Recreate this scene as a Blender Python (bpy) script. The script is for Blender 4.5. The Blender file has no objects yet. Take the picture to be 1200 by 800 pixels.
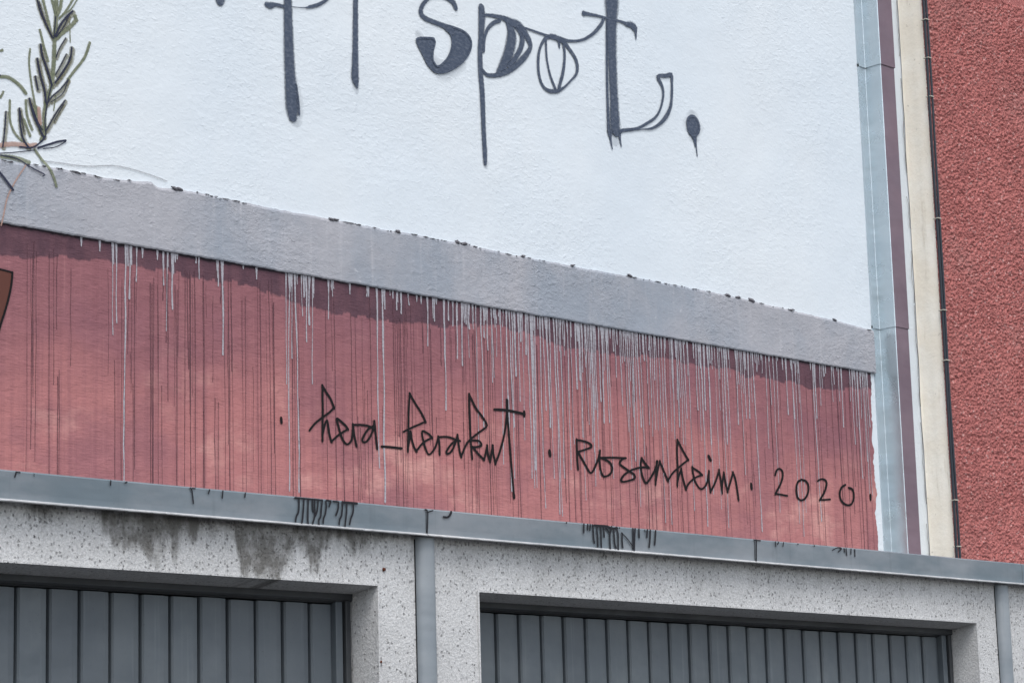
import bpy, bmesh, math, random
from mathutils import Matrix, Vector, noise, geometry

scene = bpy.context.scene
col = scene.collection

# ------------------------------------------------------------------ camera
# x runs along the facades to the right, y goes into them, z is up; the eye is 1.6 m above the forecourt
cam_data = bpy.data.cameras.new("camera")
cam_data.sensor_width = 36.0
cam_data.lens = 90.0
cam_data.clip_start = 0.1
cam_data.clip_end = 2000.0
cam = bpy.data.objects.new("camera", cam_data)
col.objects.link(cam)
cam.matrix_world = Matrix((
    (0.704910, -0.112972, -0.700242, 0.0),
    (-0.708744, -0.151147, -0.689084, 0.0),
    (-0.027992, 0.982035, -0.186614, 1.6),
    (0, 0, 0, 1)))
scene.camera = cam

# ------------------------------------------------------------------ sky, sun, exposure (overcast)
SUN_EL, SUN_AZ = math.radians(58), math.radians(212)      # azimuth clockwise from +y: behind the camera's left shoulder
world = bpy.data.worlds.new("World")
scene.world = world
world.use_nodes = True
wn, wl = world.node_tree.nodes, world.node_tree.links
wn.clear()
sky = wn.new("ShaderNodeTexSky")
sky.sky_type = 'NISHITA'
sky.sun_disc = False
sky.sun_elevation = SUN_EL
sky.sun_rotation = SUN_AZ
sky.dust_density = 2.0
sky.air_density = 1.0
hs = wn.new("ShaderNodeHueSaturation")
hs.inputs['Saturation'].default_value = 0.42          # cloud cover: a pale grey-blue sky
bg = wn.new("ShaderNodeBackground")
bg.inputs['Strength'].default_value = 0.14
wo = wn.new("ShaderNodeOutputWorld")
wl.new(sky.outputs[0], hs.inputs['Color'])
wl.new(hs.outputs[0], bg.inputs['Color'])
wl.new(bg.outputs[0], wo.inputs['Surface'])

sun_data = bpy.data.lights.new("sun", 'SUN')
sun_data.energy = 0.8
sun_data.angle = math.radians(30)
sun_data.color = (1.0, 0.98, 0.96)
sun = bpy.data.objects.new("sun", sun_data)
col.objects.link(sun)
sd = Vector((math.sin(SUN_AZ) * math.cos(SUN_EL), math.cos(SUN_AZ) * math.cos(SUN_EL), math.sin(SUN_EL)))
sun.rotation_euler = sd.to_track_quat('Z', 'Y').to_euler()
sun.location = (0, -5, 12)

scene.render.engine = 'CYCLES'
scene.view_settings.view_transform = 'Standard'
scene.view_settings.look = 'None'
scene.view_settings.gamma = 1.0
scene.view_settings.use_curve_mapping = False
scene.view_settings.exposure = 0.90

# ------------------------------------------------------------------ main dimensions (metres)
YG = 5.527          # garage front
YM = 5.847          # painted gable wall
YF = 5.482          # face of the metal roof edge
Z_ROOF = 2.537
Z_BAND0, Z_BAND1 = 3.285, 3.463    # grey painted band
X_WALL_L, X_FLANGE = 1.6, 7.930
X_CORNER = 8.230    # inner corner between gable wall and red house
Y_RED = YM - 0.113

BAND_TOP = [(3.81, 3.457), (3.921, 3.463), (4.035, 3.468), (4.122, 3.472), (4.21, 3.472), (4.264, 3.47), (4.33, 3.473), (4.391, 3.476), (4.447, 3.485), (4.472, 3.473), (4.531, 3.478), (4.675, 3.479), (4.84, 3.476), (5.131, 3.477), (5.401, 3.479), (5.684, 3.481), (5.94, 3.477), (6.217, 3.478), (6.533, 3.48), (6.805, 3.482), (7.04, 3.481), (7.234, 3.477), (7.434, 3.47), (7.666, 3.466), (7.906, 3.454)]      # uneven upper edge of the band (x, z)

# traced paint strokes: (x, z, width) in metres on the wall
BIG = [
 [(4.9852,4.3551,0.0252),(4.9844,4.1591,0.0293),(4.9867,3.9931,0.0357),(4.992,3.8838,0.041),(4.9961,3.8159,0.0444),(4.9973,3.7832,0.0319)],
 [(5.0128,3.8878,0.0108),(5.0189,3.8339,0.0144),(5.0253,3.7965,0.0072)],
 [(4.8973,4.1251,0.0154),(4.9127,4.1243,0.0197),(4.9334,4.1315,0.0113),(4.968,4.1333,0.0102),(4.9994,4.1386,0.0028),(5.0556,4.1478,0.0034),(5.0733,4.1544,0.0094),(5.109,4.1691,0.0107),(5.1379,4.1879,0.0097),(5.1671,4.2155,0.0091),(5.1894,4.2487,0.0095)],
 [(5.2732,4.4224,0.0171),(5.2687,4.2204,0.0188),(5.2638,4.0486,0.0224),(5.261,3.9688,0.0279),(5.2627,3.9465,0.0246),(5.2695,3.9281,0.0057)],
 [(4.7139,4.1388,0.034),(4.7137,4.1116,0.0407),(4.7135,4.0953,0.0271)],
 [(5.7172,4.2873,0.0167),(5.7078,4.3032,0.0203),(5.6845,4.313,0.0161),(5.6454,4.3134,0.0123),(5.6061,4.3019,0.0098),(5.5744,4.2775,0.0126),(5.5563,4.2501,0.0163),(5.5559,4.2354,0.0182),(5.5766,4.2222,0.0163),(5.6229,4.2172,0.0154),(5.6617,4.2135,0.0178),(5.6967,4.2031,0.026)],
 [(5.8378,4.316,0.0251),(5.8386,4.2832,0.029),(5.8319,4.207,0.0225),(5.8262,4.1611,0.0206),(5.8255,4.0867,0.0207),(5.8309,4.0136,0.0207),(5.8326,3.8957,0.0185),(5.8354,3.808,0.0184),(5.8361,3.7729,0.0123)],
 [(5.8429,4.2901,0.0092),(5.8836,4.2972,0.0113),(5.9449,4.2995,0.0174),(5.9857,4.2929,0.0256),(6.0146,4.2898,0.0283),(6.0468,4.2661,0.0259),(6.0666,4.2397,0.0221),(6.0678,4.2186,0.0157),(6.0392,4.1825,0.0204),(5.992,4.14,0.0188),(5.9457,4.1099,0.0174),(5.8961,4.0899,0.0145),(5.8555,4.0835,0.012),(5.8358,4.0946,0.0119)],
 [(5.8424,4.1644,0.0122),(5.8481,4.2103,0.0119),(5.8656,4.2469,0.0123),(5.8949,4.274,0.0134),(5.9239,4.2861,0.0115)],
 [(5.9608,4.2877,0.0174),(5.98,4.2524,0.0385),(5.9652,4.189,0.0398),(5.9386,4.1386,0.0335),(5.9128,4.1006,0.0253)],
 [(6.002,4.2872,0.0216),(6.0298,4.2565,0.0219),(6.024,4.2159,0.02),(5.9975,4.1743,0.018),(5.963,4.1343,0.0173)],
 [(6.0144,4.2868,0.0069),(6.0685,4.2858,0.007),(6.1525,4.2816,0.0087),(6.1951,4.2842,0.0135)],
 [(6.1737,4.2829,0.0148),(6.1434,4.2675,0.0118),(6.1164,4.2284,0.01),(6.1059,4.1805,0.012),(6.108,4.1323,0.011),(6.1234,4.0987,0.0109),(6.1522,4.0844,0.0126),(6.1949,4.0909,0.0133),(6.2298,4.1098,0.0079),(6.2656,4.1411,0.0069),(6.2927,4.1679,0.0096),(6.3026,4.1946,0.0134),(6.2954,4.2241,0.0137),(6.2707,4.2501,0.0133),(6.2374,4.2743,0.0168),(6.2035,4.2828,0.0187),(6.1737,4.2829,0.0174)],
 [(6.1474,4.2622,0.0088),(6.1489,4.2013,0.0088),(6.1633,4.1429,0.0089),(6.1867,4.0986,0.0111)],
 [(6.2331,4.2734,0.0112),(6.2396,4.2285,0.011),(6.2281,4.1647,0.0127),(6.2039,4.1018,0.0123)],
 [(6.2117,4.2753,0.0134),(6.2149,4.2513,0.0067)],
 [(6.2207,4.2832,0.0152),(6.2724,4.286,0.0095),(6.3339,4.3032,0.0089),(6.3881,4.3361,0.0115),(6.4298,4.3761,0.013),(6.449,4.4053,0.012)],
 [(6.5033,4.6779,0.0655),(6.4933,4.4844,0.0626),(6.49,4.4203,0.0509),(6.485,4.3245,0.0439),(6.4851,4.1988,0.0392),(6.4869,4.1052,0.0391),(6.4865,4.0116,0.0459),(6.4901,3.9967,0.0325)],
 [(6.4643,4.3991,0.0101),(6.4561,4.2558,0.0101),(6.4527,4.1301,0.0114),(6.4529,4.0057,0.0137),(6.4583,3.9818,0.0185)],
 [(6.4585,3.985,0.0138),(6.4617,3.9607,0.0092),(6.469,3.931,0.0037)],
 [(6.5081,3.9999,0.0139),(6.5109,3.9693,0.0084),(6.5165,3.9484,0.0037)],
 [(6.4501,3.9928,0.013),(6.4946,3.9975,0.0139),(6.531,4.0102,0.0121),(6.5994,4.0285,0.0097),(6.6556,4.0574,0.0096),(6.7031,4.0881,0.0091),(6.7329,4.1253,0.0087),(6.7523,4.1799,0.0104),(6.7474,4.2141,0.0122),(6.7258,4.2419,0.0171),(6.7356,4.2502,0.0123),(6.7732,4.2574,0.0143),(6.8017,4.2662,0.0158),(6.8027,4.2439,0.0121),(6.7998,4.1951,0.0119),(6.7898,4.1452,0.0135),(6.7591,4.0982,0.0157),(6.7154,4.0617,0.0101),(6.6775,4.0424,0.0076),(6.6221,4.0294,0.0031),(6.5536,4.0142,0.0046)],
 [(6.343,4.4019,0.0169),(6.3562,4.4031,0.0136),(6.4181,4.4083,0.0087),(6.4849,4.4097,0.0089),(6.5435,4.4125,0.0092),(6.5659,4.4092,0.0149),(6.5977,4.411,0.0243),(6.6109,4.401,0.0285),(6.6149,4.3923,0.0144),(6.6156,4.3637,0.0047)],
 [(6.9071,4.0637,0.0248),(6.9151,4.0394,0.0099),(6.9184,4.0175,0.0049)],
 [(6.9209,4.0565,0.0148),(6.9236,4.0248,0.0074),(6.9282,3.9838,0.0039)]]
SIG = [
 [(5.0482,2.8057,0.0108),(5.0691,2.8273,0.0105),(5.1005,2.85,0.0101),(5.1267,2.8664,0.0103),(5.1479,2.8844,0.0106)],
 [(5.1479,2.8844,0.0126),(5.1354,2.9091,0.0125),(5.1175,2.9292,0.0123),(5.1023,2.9476,0.0124)],
 [(5.1023,2.9476,0.0125),(5.1017,2.9137,0.0125),(5.102,2.874,0.0125),(5.1,2.8262,0.0125),(5.0992,2.7786,0.0125)],
 [(5.0994,2.7945,0.0121),(5.1077,2.8229,0.012),(5.1185,2.843,0.0095),(5.1233,2.8244,0.0126),(5.128,2.797,0.0126),(5.1354,2.7786,0.0126)],
 [(5.1354,2.7786,0.0104),(5.1672,2.8025,0.0102),(5.2033,2.8228,0.01)],
 [(5.2033,2.8228,0.0124),(5.194,2.8328,0.0119),(5.1681,2.8484,0.0114),(5.1577,2.8506,0.0125),(5.1651,2.8282,0.0127),(5.1725,2.8049,0.0127),(5.1851,2.7841,0.0123),(5.2007,2.7755,0.0095),(5.2168,2.7889,0.0119),(5.2226,2.8134,0.0126),(5.2247,2.8376,0.0127)],
 [(5.2247,2.8376,0.0129),(5.2293,2.806,0.0129),(5.2376,2.7747,0.0129)],
 [(5.2247,2.8376,0.0096),(5.2523,2.8409,0.0097),(5.2843,2.841,0.0101),(5.303,2.8387,0.0097),(5.3139,2.8437,0.0099)],
 [(5.3084,2.8391,0.0098),(5.2894,2.8314,0.0107),(5.2703,2.8096,0.0117),(5.2619,2.7928,0.0129),(5.2724,2.7877,0.0095),(5.2887,2.7991,0.0114),(5.3053,2.8248,0.0123),(5.3141,2.8558,0.0127)],
 [(5.3141,2.8558,0.0131),(5.3173,2.8299,0.0131),(5.3208,2.7979,0.0131),(5.3234,2.7739,0.013)],
 [(5.3446,2.7806,0.0115),(5.3798,2.7819,0.0116),(5.4261,2.7818,0.0117)],
 [(4.936,2.8292,0.0155),(4.936,2.8253,0.0155),(4.9364,2.8214,0.0156)],
 [(5.4391,2.8363,0.0095),(5.4669,2.8491,0.0094),(5.5337,2.8767,0.0095)],
 [(5.5337,2.8767,0.0127),(5.517,2.9025,0.0125),(5.4934,2.9285,0.0124),(5.4679,2.9594,0.0124)],
 [(5.4679,2.9594,0.0125),(5.4616,2.9049,0.0126),(5.4584,2.8381,0.0125),(5.4546,2.7765,0.0125)],
 [(5.4571,2.792,0.0123),(5.4625,2.8129,0.0124),(5.4681,2.8415,0.0093),(5.4728,2.8138,0.0127),(5.4825,2.7891,0.0126),(5.4912,2.7786,0.0123)],
 [(5.4912,2.7786,0.0108),(5.5212,2.8077,0.0103),(5.5602,2.8276,0.0097)],
 [(5.5602,2.8276,0.012),(5.5465,2.8382,0.0111),(5.5188,2.8445,0.0105),(5.5215,2.818,0.0128),(5.5311,2.7906,0.0127),(5.5466,2.7724,0.0092),(5.5732,2.7968,0.0117),(5.5884,2.8316,0.0123)],
 [(5.5884,2.8316,0.0129),(5.5926,2.8087,0.0129),(5.5923,2.7778,0.0129)],
 [(5.5905,2.8318,0.0093),(5.6274,2.8361,0.0097),(5.6628,2.8314,0.0102),(5.6841,2.828,0.0103)],
 [(5.6735,2.8313,0.0101),(5.648,2.8161,0.0107),(5.626,2.7935,0.0116),(5.6221,2.7828,0.0123),(5.6363,2.784,0.0102),(5.6547,2.8037,0.012),(5.6739,2.8443,0.0124)],
 [(5.6739,2.8443,0.0131),(5.678,2.8161,0.0131),(5.6828,2.7905,0.0131),(5.6881,2.7779,0.0131)],
 [(5.6881,2.7779,0.0121),(5.7125,2.819,0.0118),(5.7348,2.8392,0.0107),(5.7719,2.8635,0.0104),(5.8055,2.8849,0.0113),(5.8059,2.8955,0.0133),(5.7813,2.9222,0.0129),(5.7601,2.9412,0.013),(5.7311,2.9831,0.0131)],
 [(5.7311,2.9831,0.0132),(5.7297,2.9409,0.0132),(5.7307,2.8886,0.0132),(5.7329,2.826,0.0132),(5.737,2.7767,0.0132)],
 [(5.7382,2.8343,0.0097),(5.7708,2.8345,0.011),(5.7813,2.8223,0.0127),(5.7629,2.8155,0.0094),(5.7411,2.8126,0.0094)],
 [(5.7411,2.8126,0.0125),(5.7657,2.7922,0.0123),(5.7906,2.7759,0.0122)],
 [(5.7906,2.7759,0.0127),(5.7985,2.7949,0.0129),(5.8068,2.8218,0.013)],
 [(5.8068,2.8218,0.0134),(5.8095,2.7958,0.0134),(5.8182,2.7729,0.0134)],
 [(5.8182,2.7729,0.013),(5.8266,2.8025,0.0131),(5.8325,2.824,0.0131)],
 [(5.8325,2.824,0.0135),(5.8352,2.7979,0.0135),(5.8429,2.768,0.0135)],
 [(5.8429,2.768,0.0125),(5.861,2.8001,0.0128),(5.8814,2.8494,0.0131),(5.8942,2.8929,0.0133),(5.9038,2.9497,0.0135)],
 [(5.9037,2.947,0.0137),(5.9085,2.8783,0.0137),(5.9132,2.8097,0.0136),(5.9196,2.7255,0.0136),(5.9245,2.6636,0.0136)],
 [(5.905,2.9791,0.0177),(5.9044,2.9444,0.0176)],
 [(5.8466,2.9458,0.0127),(5.9038,2.9481,0.013),(5.9838,2.9439,0.0134)],
 [(5.9839,2.9471,0.0178),(5.9836,2.9407,0.0178)],
 [(5.9241,2.6705,0.0176),(5.9246,2.6647,0.0176)],
 [(6.2348,2.7814,0.0144),(6.2328,2.8146,0.0144),(6.2329,2.8509,0.0144),(6.2332,2.8782,0.0144)],
 [(6.2332,2.8782,0.0102),(6.2568,2.8784,0.0106),(6.2908,2.8741,0.0118),(6.3062,2.8644,0.0144),(6.2871,2.8537,0.0101),(6.2365,2.8385,0.0099)],
 [(6.2365,2.8385,0.0139),(6.2589,2.8131,0.014),(6.2836,2.7824,0.0139),(6.299,2.7719,0.0098),(6.3156,2.7885,0.0132),(6.3388,2.8269,0.0138),(6.3468,2.8496,0.0141)],
 [(6.3468,2.8496,0.0145),(6.3441,2.8274,0.0146),(6.3451,2.7945,0.0147),(6.3545,2.7697,0.0141),(6.3703,2.7654,0.0099),(6.3949,2.7765,0.0122),(6.4056,2.7956,0.0147),(6.3968,2.8133,0.0138),(6.3706,2.824,0.012),(6.3495,2.8278,0.0113)],
 [(6.3495,2.8278,0.01),(6.4032,2.8329,0.0101),(6.4764,2.8371,0.0102)],
 [(6.4764,2.8371,0.0101),(6.4571,2.8311,0.0114),(6.4444,2.8171,0.0144),(6.4505,2.8103,0.0131),(6.4877,2.7947,0.0127),(6.517,2.7822,0.0139),(6.5191,2.7713,0.0129),(6.4968,2.7622,0.0101),(6.4584,2.7538,0.0101),(6.4478,2.7585,0.0145),(6.4651,2.7782,0.0118),(6.5042,2.7979,0.0104),(6.5543,2.8111,0.01),(6.593,2.8134,0.0103)],
 [(6.593,2.8134,0.0139),(6.5824,2.8208,0.0142),(6.5587,2.8412,0.0143)],
 [(6.5587,2.8412,0.0147),(6.5521,2.8221,0.0151),(6.5558,2.7889,0.0151),(6.5733,2.7587,0.0127),(6.5963,2.7734,0.0129),(6.6261,2.8093,0.014),(6.6388,2.8365,0.0146)],
 [(6.0999,2.8253,0.0216),(6.1006,2.8196,0.0216)],
 [(6.636,2.8363,0.0139),(6.631,2.7985,0.0138),(6.6259,2.7589,0.0138)],
 [(6.6284,2.7721,0.0135),(6.6433,2.8182,0.0135),(6.6529,2.8384,0.0133)],
 [(6.6529,2.8384,0.0138),(6.6707,2.8091,0.0139),(6.6912,2.775,0.0139)],
 [(6.6912,2.775,0.0123),(6.7152,2.8013,0.0118),(6.7478,2.8245,0.0109),(6.804,2.8582,0.0108)],
 [(6.804,2.8582,0.0139),(6.7826,2.8823,0.0139),(6.7508,2.922,0.0139)],
 [(6.7508,2.922,0.0142),(6.7454,2.8792,0.0142),(6.7446,2.8186,0.0142),(6.74,2.7618,0.0141)],
 [(6.7418,2.7732,0.0137),(6.752,2.8003,0.0135),(6.7645,2.8202,0.0132)],
 [(6.7645,2.8202,0.0143),(6.7712,2.7905,0.0143),(6.7849,2.753,0.0143)],
 [(6.7849,2.753,0.0126),(6.8046,2.776,0.0117),(6.8403,2.7977,0.0103),(6.8757,2.8099,0.0097)],
 [(6.8757,2.8099,0.013),(6.859,2.82,0.0123),(6.8252,2.8318,0.0119)],
 [(6.8252,2.8318,0.0144),(6.827,2.8137,0.0144),(6.8393,2.7805,0.0141),(6.8667,2.759,0.0101),(6.8968,2.7772,0.0132),(6.9144,2.8243,0.0141)],
 [(6.9144,2.8243,0.0146),(6.9124,2.7936,0.0146),(6.9185,2.754,0.0146)],
 [(6.9185,2.754,0.013),(6.9439,2.7845,0.0135),(6.9705,2.8326,0.0138)],
 [(6.9705,2.8326,0.0148),(6.977,2.7985,0.0148),(6.9817,2.7548,0.0148)],
 [(6.9821,2.7605,0.0146),(6.9865,2.7915,0.0145),(6.9964,2.825,0.0144)],
 [(6.9964,2.825,0.0148),(7.0031,2.7928,0.0148),(7.0128,2.7608,0.0148)],
 [(7.0128,2.7608,0.014),(7.0298,2.7948,0.0141),(7.0471,2.8301,0.0142)],
 [(7.0471,2.8301,0.0148),(7.0602,2.8048,0.015),(7.0715,2.7362,0.015)],
 [(6.9189,2.8764,0.0213),(6.9232,2.8702,0.0213)],
 [(7.1475,2.7939,0.0186),(7.148,2.7842,0.0186)],
 [(7.2892,2.8434,0.0146),(7.2969,2.8579,0.013),(7.314,2.8664,0.0102),(7.3299,2.8583,0.0154),(7.3303,2.8373,0.0152),(7.3165,2.8111,0.0143),(7.2983,2.7887,0.0138),(7.2839,2.7718,0.0137)],
 [(7.2839,2.7718,0.0103),(7.3134,2.771,0.0104),(7.3517,2.7695,0.0104)],
 [(7.4381,2.835,0.0117),(7.4171,2.8228,0.0141),(7.407,2.7967,0.0157),(7.4128,2.7675,0.0154),(7.4321,2.7583,0.0104),(7.4563,2.7664,0.0125),(7.4749,2.7889,0.0151),(7.4804,2.8148,0.016),(7.4681,2.8309,0.0141),(7.4449,2.8355,0.0118)],
 [(7.5386,2.8383,0.0107),(7.5612,2.8473,0.0099),(7.5849,2.8439,0.0142),(7.5908,2.8315,0.016),(7.5783,2.8049,0.015),(7.5593,2.7822,0.0141),(7.5445,2.7675,0.0138)],
 [(7.5445,2.7675,0.0099),(7.5755,2.7705,0.0099),(7.6067,2.774,0.0099)],
 [(7.7055,2.8358,0.0116),(7.68,2.8231,0.014),(7.6675,2.7985,0.0163),(7.6758,2.7732,0.0156),(7.706,2.7602,0.0117),(7.7344,2.7644,0.0123),(7.7518,2.7872,0.016),(7.7526,2.8132,0.0166),(7.743,2.8234,0.0142),(7.7257,2.8264,0.012)],
 [(7.8583,2.8056,0.0174),(7.858,2.7947,0.0173)]]
FASCIA_DRIPS = [
 [(4.676,2.542,0.0058),(4.6838,2.537,0.0058),(4.69,2.5338,0.0064),(4.6903,2.5096,0.0063),(4.6878,2.4924,0.0062),(4.6803,2.4798,0.0061),(4.677,2.4663,0.0062)],
 [(4.7091,2.5364,0.0063),(4.707,2.5059,0.0063),(4.7033,2.4765,0.0063),(4.6989,2.4593,0.0062)],
 [(4.7256,2.5363,0.0064),(4.7238,2.507,0.0064),(4.7223,2.4753,0.0064),(4.7237,2.4608,0.0064)],
 [(4.7409,2.5362,0.0064),(4.7405,2.5154,0.0064),(4.7428,2.4998,0.0064)],
 [(4.7489,2.5368,0.0064),(4.7485,2.5135,0.0064),(4.749,2.4892,0.0064),(4.7446,2.4743,0.0062),(4.7396,2.4618,0.0062)],
 [(4.7617,2.5377,0.0064),(4.7603,2.5144,0.0064),(4.7562,2.497,0.0062),(4.7502,2.4868,0.006)],
 [(4.7778,2.5388,0.0064),(4.774,2.5104,0.0064),(4.7704,2.4857,0.0063),(4.7638,2.4755,0.0063),(4.7635,2.4633,0.0064)],
 [(4.8084,2.5397,0.0049),(4.7922,2.5369,0.006),(4.7925,2.5165,0.0064),(4.7882,2.4942,0.0063),(4.7815,2.4816,0.0063),(4.7796,2.468,0.0064)],
 [(4.81,2.5398,0.0064),(4.8081,2.5274,0.0063),(4.8031,2.5173,0.0062)],
 [(4.8181,2.5409,0.005),(4.8327,2.5407,0.0057),(4.839,2.532,0.0066),(4.837,2.5122,0.0064),(4.8285,2.4932,0.0062)],
 [(4.8555,2.5406,0.0065),(4.8533,2.5158,0.0065),(4.8496,2.4934,0.0064),(4.8429,2.4831,0.0063),(4.84,2.4682,0.0064)],
 [(4.8701,2.5367,0.0066),(4.8695,2.5095,0.0065),(4.8657,2.4846,0.0065),(4.8621,2.4647,0.0065)],
 [(4.9014,2.5413,0.0063),(4.8962,2.5311,0.0065),(4.894,2.5062,0.0065),(4.8854,2.4883,0.0064),(4.8801,2.4707,0.0064)],
 [(4.6775,2.5412,0.0059),(4.6933,2.5365,0.0055),(4.7313,2.5367,0.0054),(4.7761,2.537,0.0055)],
 [(4.8538,2.5385,0.0077),(4.8734,2.5364,0.0075),(4.8898,2.539,0.0074),(4.9096,2.5414,0.0074)],
 [(5.8654,2.5391,0.0075),(5.8631,2.5074,0.0075)],
 [(5.883,2.5369,0.0075),(5.8809,2.5179,0.0075)],
 [(5.8948,2.5371,0.0075),(5.8919,2.5172,0.0075)],
 [(5.9047,2.5367,0.0076),(5.9078,2.5195,0.0076),(5.9084,2.4925,0.0076),(5.9116,2.4779,0.0076)],
 [(5.9263,2.5343,0.0076),(5.9253,2.5152,0.0076),(5.927,2.4936,0.0076),(5.9268,2.4666,0.0076)],
 [(5.9403,2.537,0.0076),(5.9432,2.5163,0.0076),(5.943,2.4892,0.0076),(5.9427,2.4661,0.0076)],
 [(5.9542,2.536,0.0076),(5.9572,2.5172,0.0076),(5.9575,2.4995,0.0076)],
 [(5.9621,2.5365,0.0074),(5.9714,2.5235,0.0073),(5.9829,2.5133,0.0072)],
 [(5.9939,2.5331,0.0075),(5.9892,2.5191,0.0074),(5.9846,2.508,0.0076),(5.9836,2.4888,0.0076),(5.9843,2.4631,0.0076)],
 [(6.0037,2.5282,0.0077),(6.0044,2.5037,0.0077),(6.006,2.4793,0.0077),(6.0106,2.4673,0.0077)],
 [(6.0159,2.5317,0.0077),(6.023,2.513,0.0077),(6.0224,2.4857,0.0077),(6.0215,2.4624,0.0077)],
 [(6.0432,2.5142,0.0077),(6.0413,2.4922,0.0077),(6.0429,2.4705,0.0077)],
 [(6.0951,2.5361,0.0078),(6.0949,2.5091,0.0078),(6.0928,2.4706,0.0078)],
 [(6.1054,2.5367,0.0078),(6.1018,2.5095,0.0078),(6.0974,2.4653,0.0078)],
 [(6.1237,2.5357,0.0078),(6.1234,2.5081,0.0078)],
 [(6.1647,2.5341,0.0078),(6.1605,2.5103,0.0078)],
 [(6.1784,2.5341,0.0079),(6.1755,2.5057,0.0078),(6.1699,2.4791,0.0078)],
 [(6.2042,2.5365,0.0079),(6.2022,2.5156,0.0079),(6.1973,2.4889,0.0078)],
 [(6.0393,2.5167,0.004),(6.0628,2.5017,0.0041),(6.086,2.4811,0.0043),(6.0955,2.468,0.0044)],
 [(6.1524,2.5347,0.0046),(6.1533,2.5278,0.0046)],
 [(6.0303,2.5367,0.0045),(6.032,2.5313,0.0045)],
 [(5.9125,2.5347,0.0082),(5.9402,2.5357,0.0084),(5.972,2.5333,0.0089),(5.9957,2.5277,0.0086),(6.0199,2.5306,0.0082)],
 [(5.1797,2.5328,0.0048),(5.1899,2.5259,0.0053),(5.1864,2.4654,0.0052)],
 [(5.2119,2.535,0.0039),(5.1899,2.5259,0.0039)],
 [(5.2551,2.5162,0.0067),(5.2727,2.5167,0.0068),(5.2845,2.5271,0.0084),(5.2865,2.5349,0.0091)],
 [(3.7404,2.5383,0.0041),(3.736,2.5198,0.0041)],
 [(3.7522,2.5381,0.0035),(3.7392,2.5338,0.0035)],
 [(4.0381,2.5383,0.0044),(4.0368,2.5212,0.0044)],
 [(4.0904,2.54,0.0042),(4.0848,2.531,0.0042)],
 [(4.3031,2.538,0.0047),(4.3089,2.5256,0.0047),(4.3138,2.492,0.0047)],
 [(4.32,2.5393,0.0038),(4.309,2.5343,0.0038)],
 [(4.3702,2.5383,0.0046),(4.3656,2.5226,0.0046)],
 [(4.4164,2.5393,0.0048),(4.4139,2.5137,0.0048)],
 [(4.4956,2.5403,0.0049),(4.4939,2.5223,0.0049)],
 [(3.7948,2.537,0.0021),(3.7949,2.5259,0.0021)],
 [(6.7154,2.5369,0.0068),(6.7102,2.4644,0.0068)],
 [(6.7041,2.5363,0.0045),(6.738,2.5361,0.0045)],
 [(5.7857,2.5388,0.0059),(5.7864,2.5348,0.0059)],
 [(6.818,2.5372,0.0056),(6.8188,2.5175,0.0056)],
 [(6.8352,2.5367,0.0052),(6.8286,2.5254,0.0052)],
 [(6.8617,2.5361,0.0055),(6.8582,2.5212,0.0055)],
 [(7.1323,2.522,0.0039),(7.1598,2.5325,0.0036),(7.184,2.5309,0.0059),(7.1647,2.5185,0.0046)],
 [(7.1987,2.5317,0.0059),(7.2014,2.5206,0.0059)],
 [(7.2109,2.5324,0.0059),(7.2127,2.5099,0.0059)],
 [(7.239,2.5317,0.0059),(7.2364,2.515,0.0059)],
 [(7.2599,2.5314,0.006),(7.2592,2.5087,0.006)],
 [(6.9396,2.5355,0.0057),(6.9406,2.5326,0.0057)],
 [(7.0304,2.5355,0.0058),(7.0313,2.5311,0.0058)]]
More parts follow.
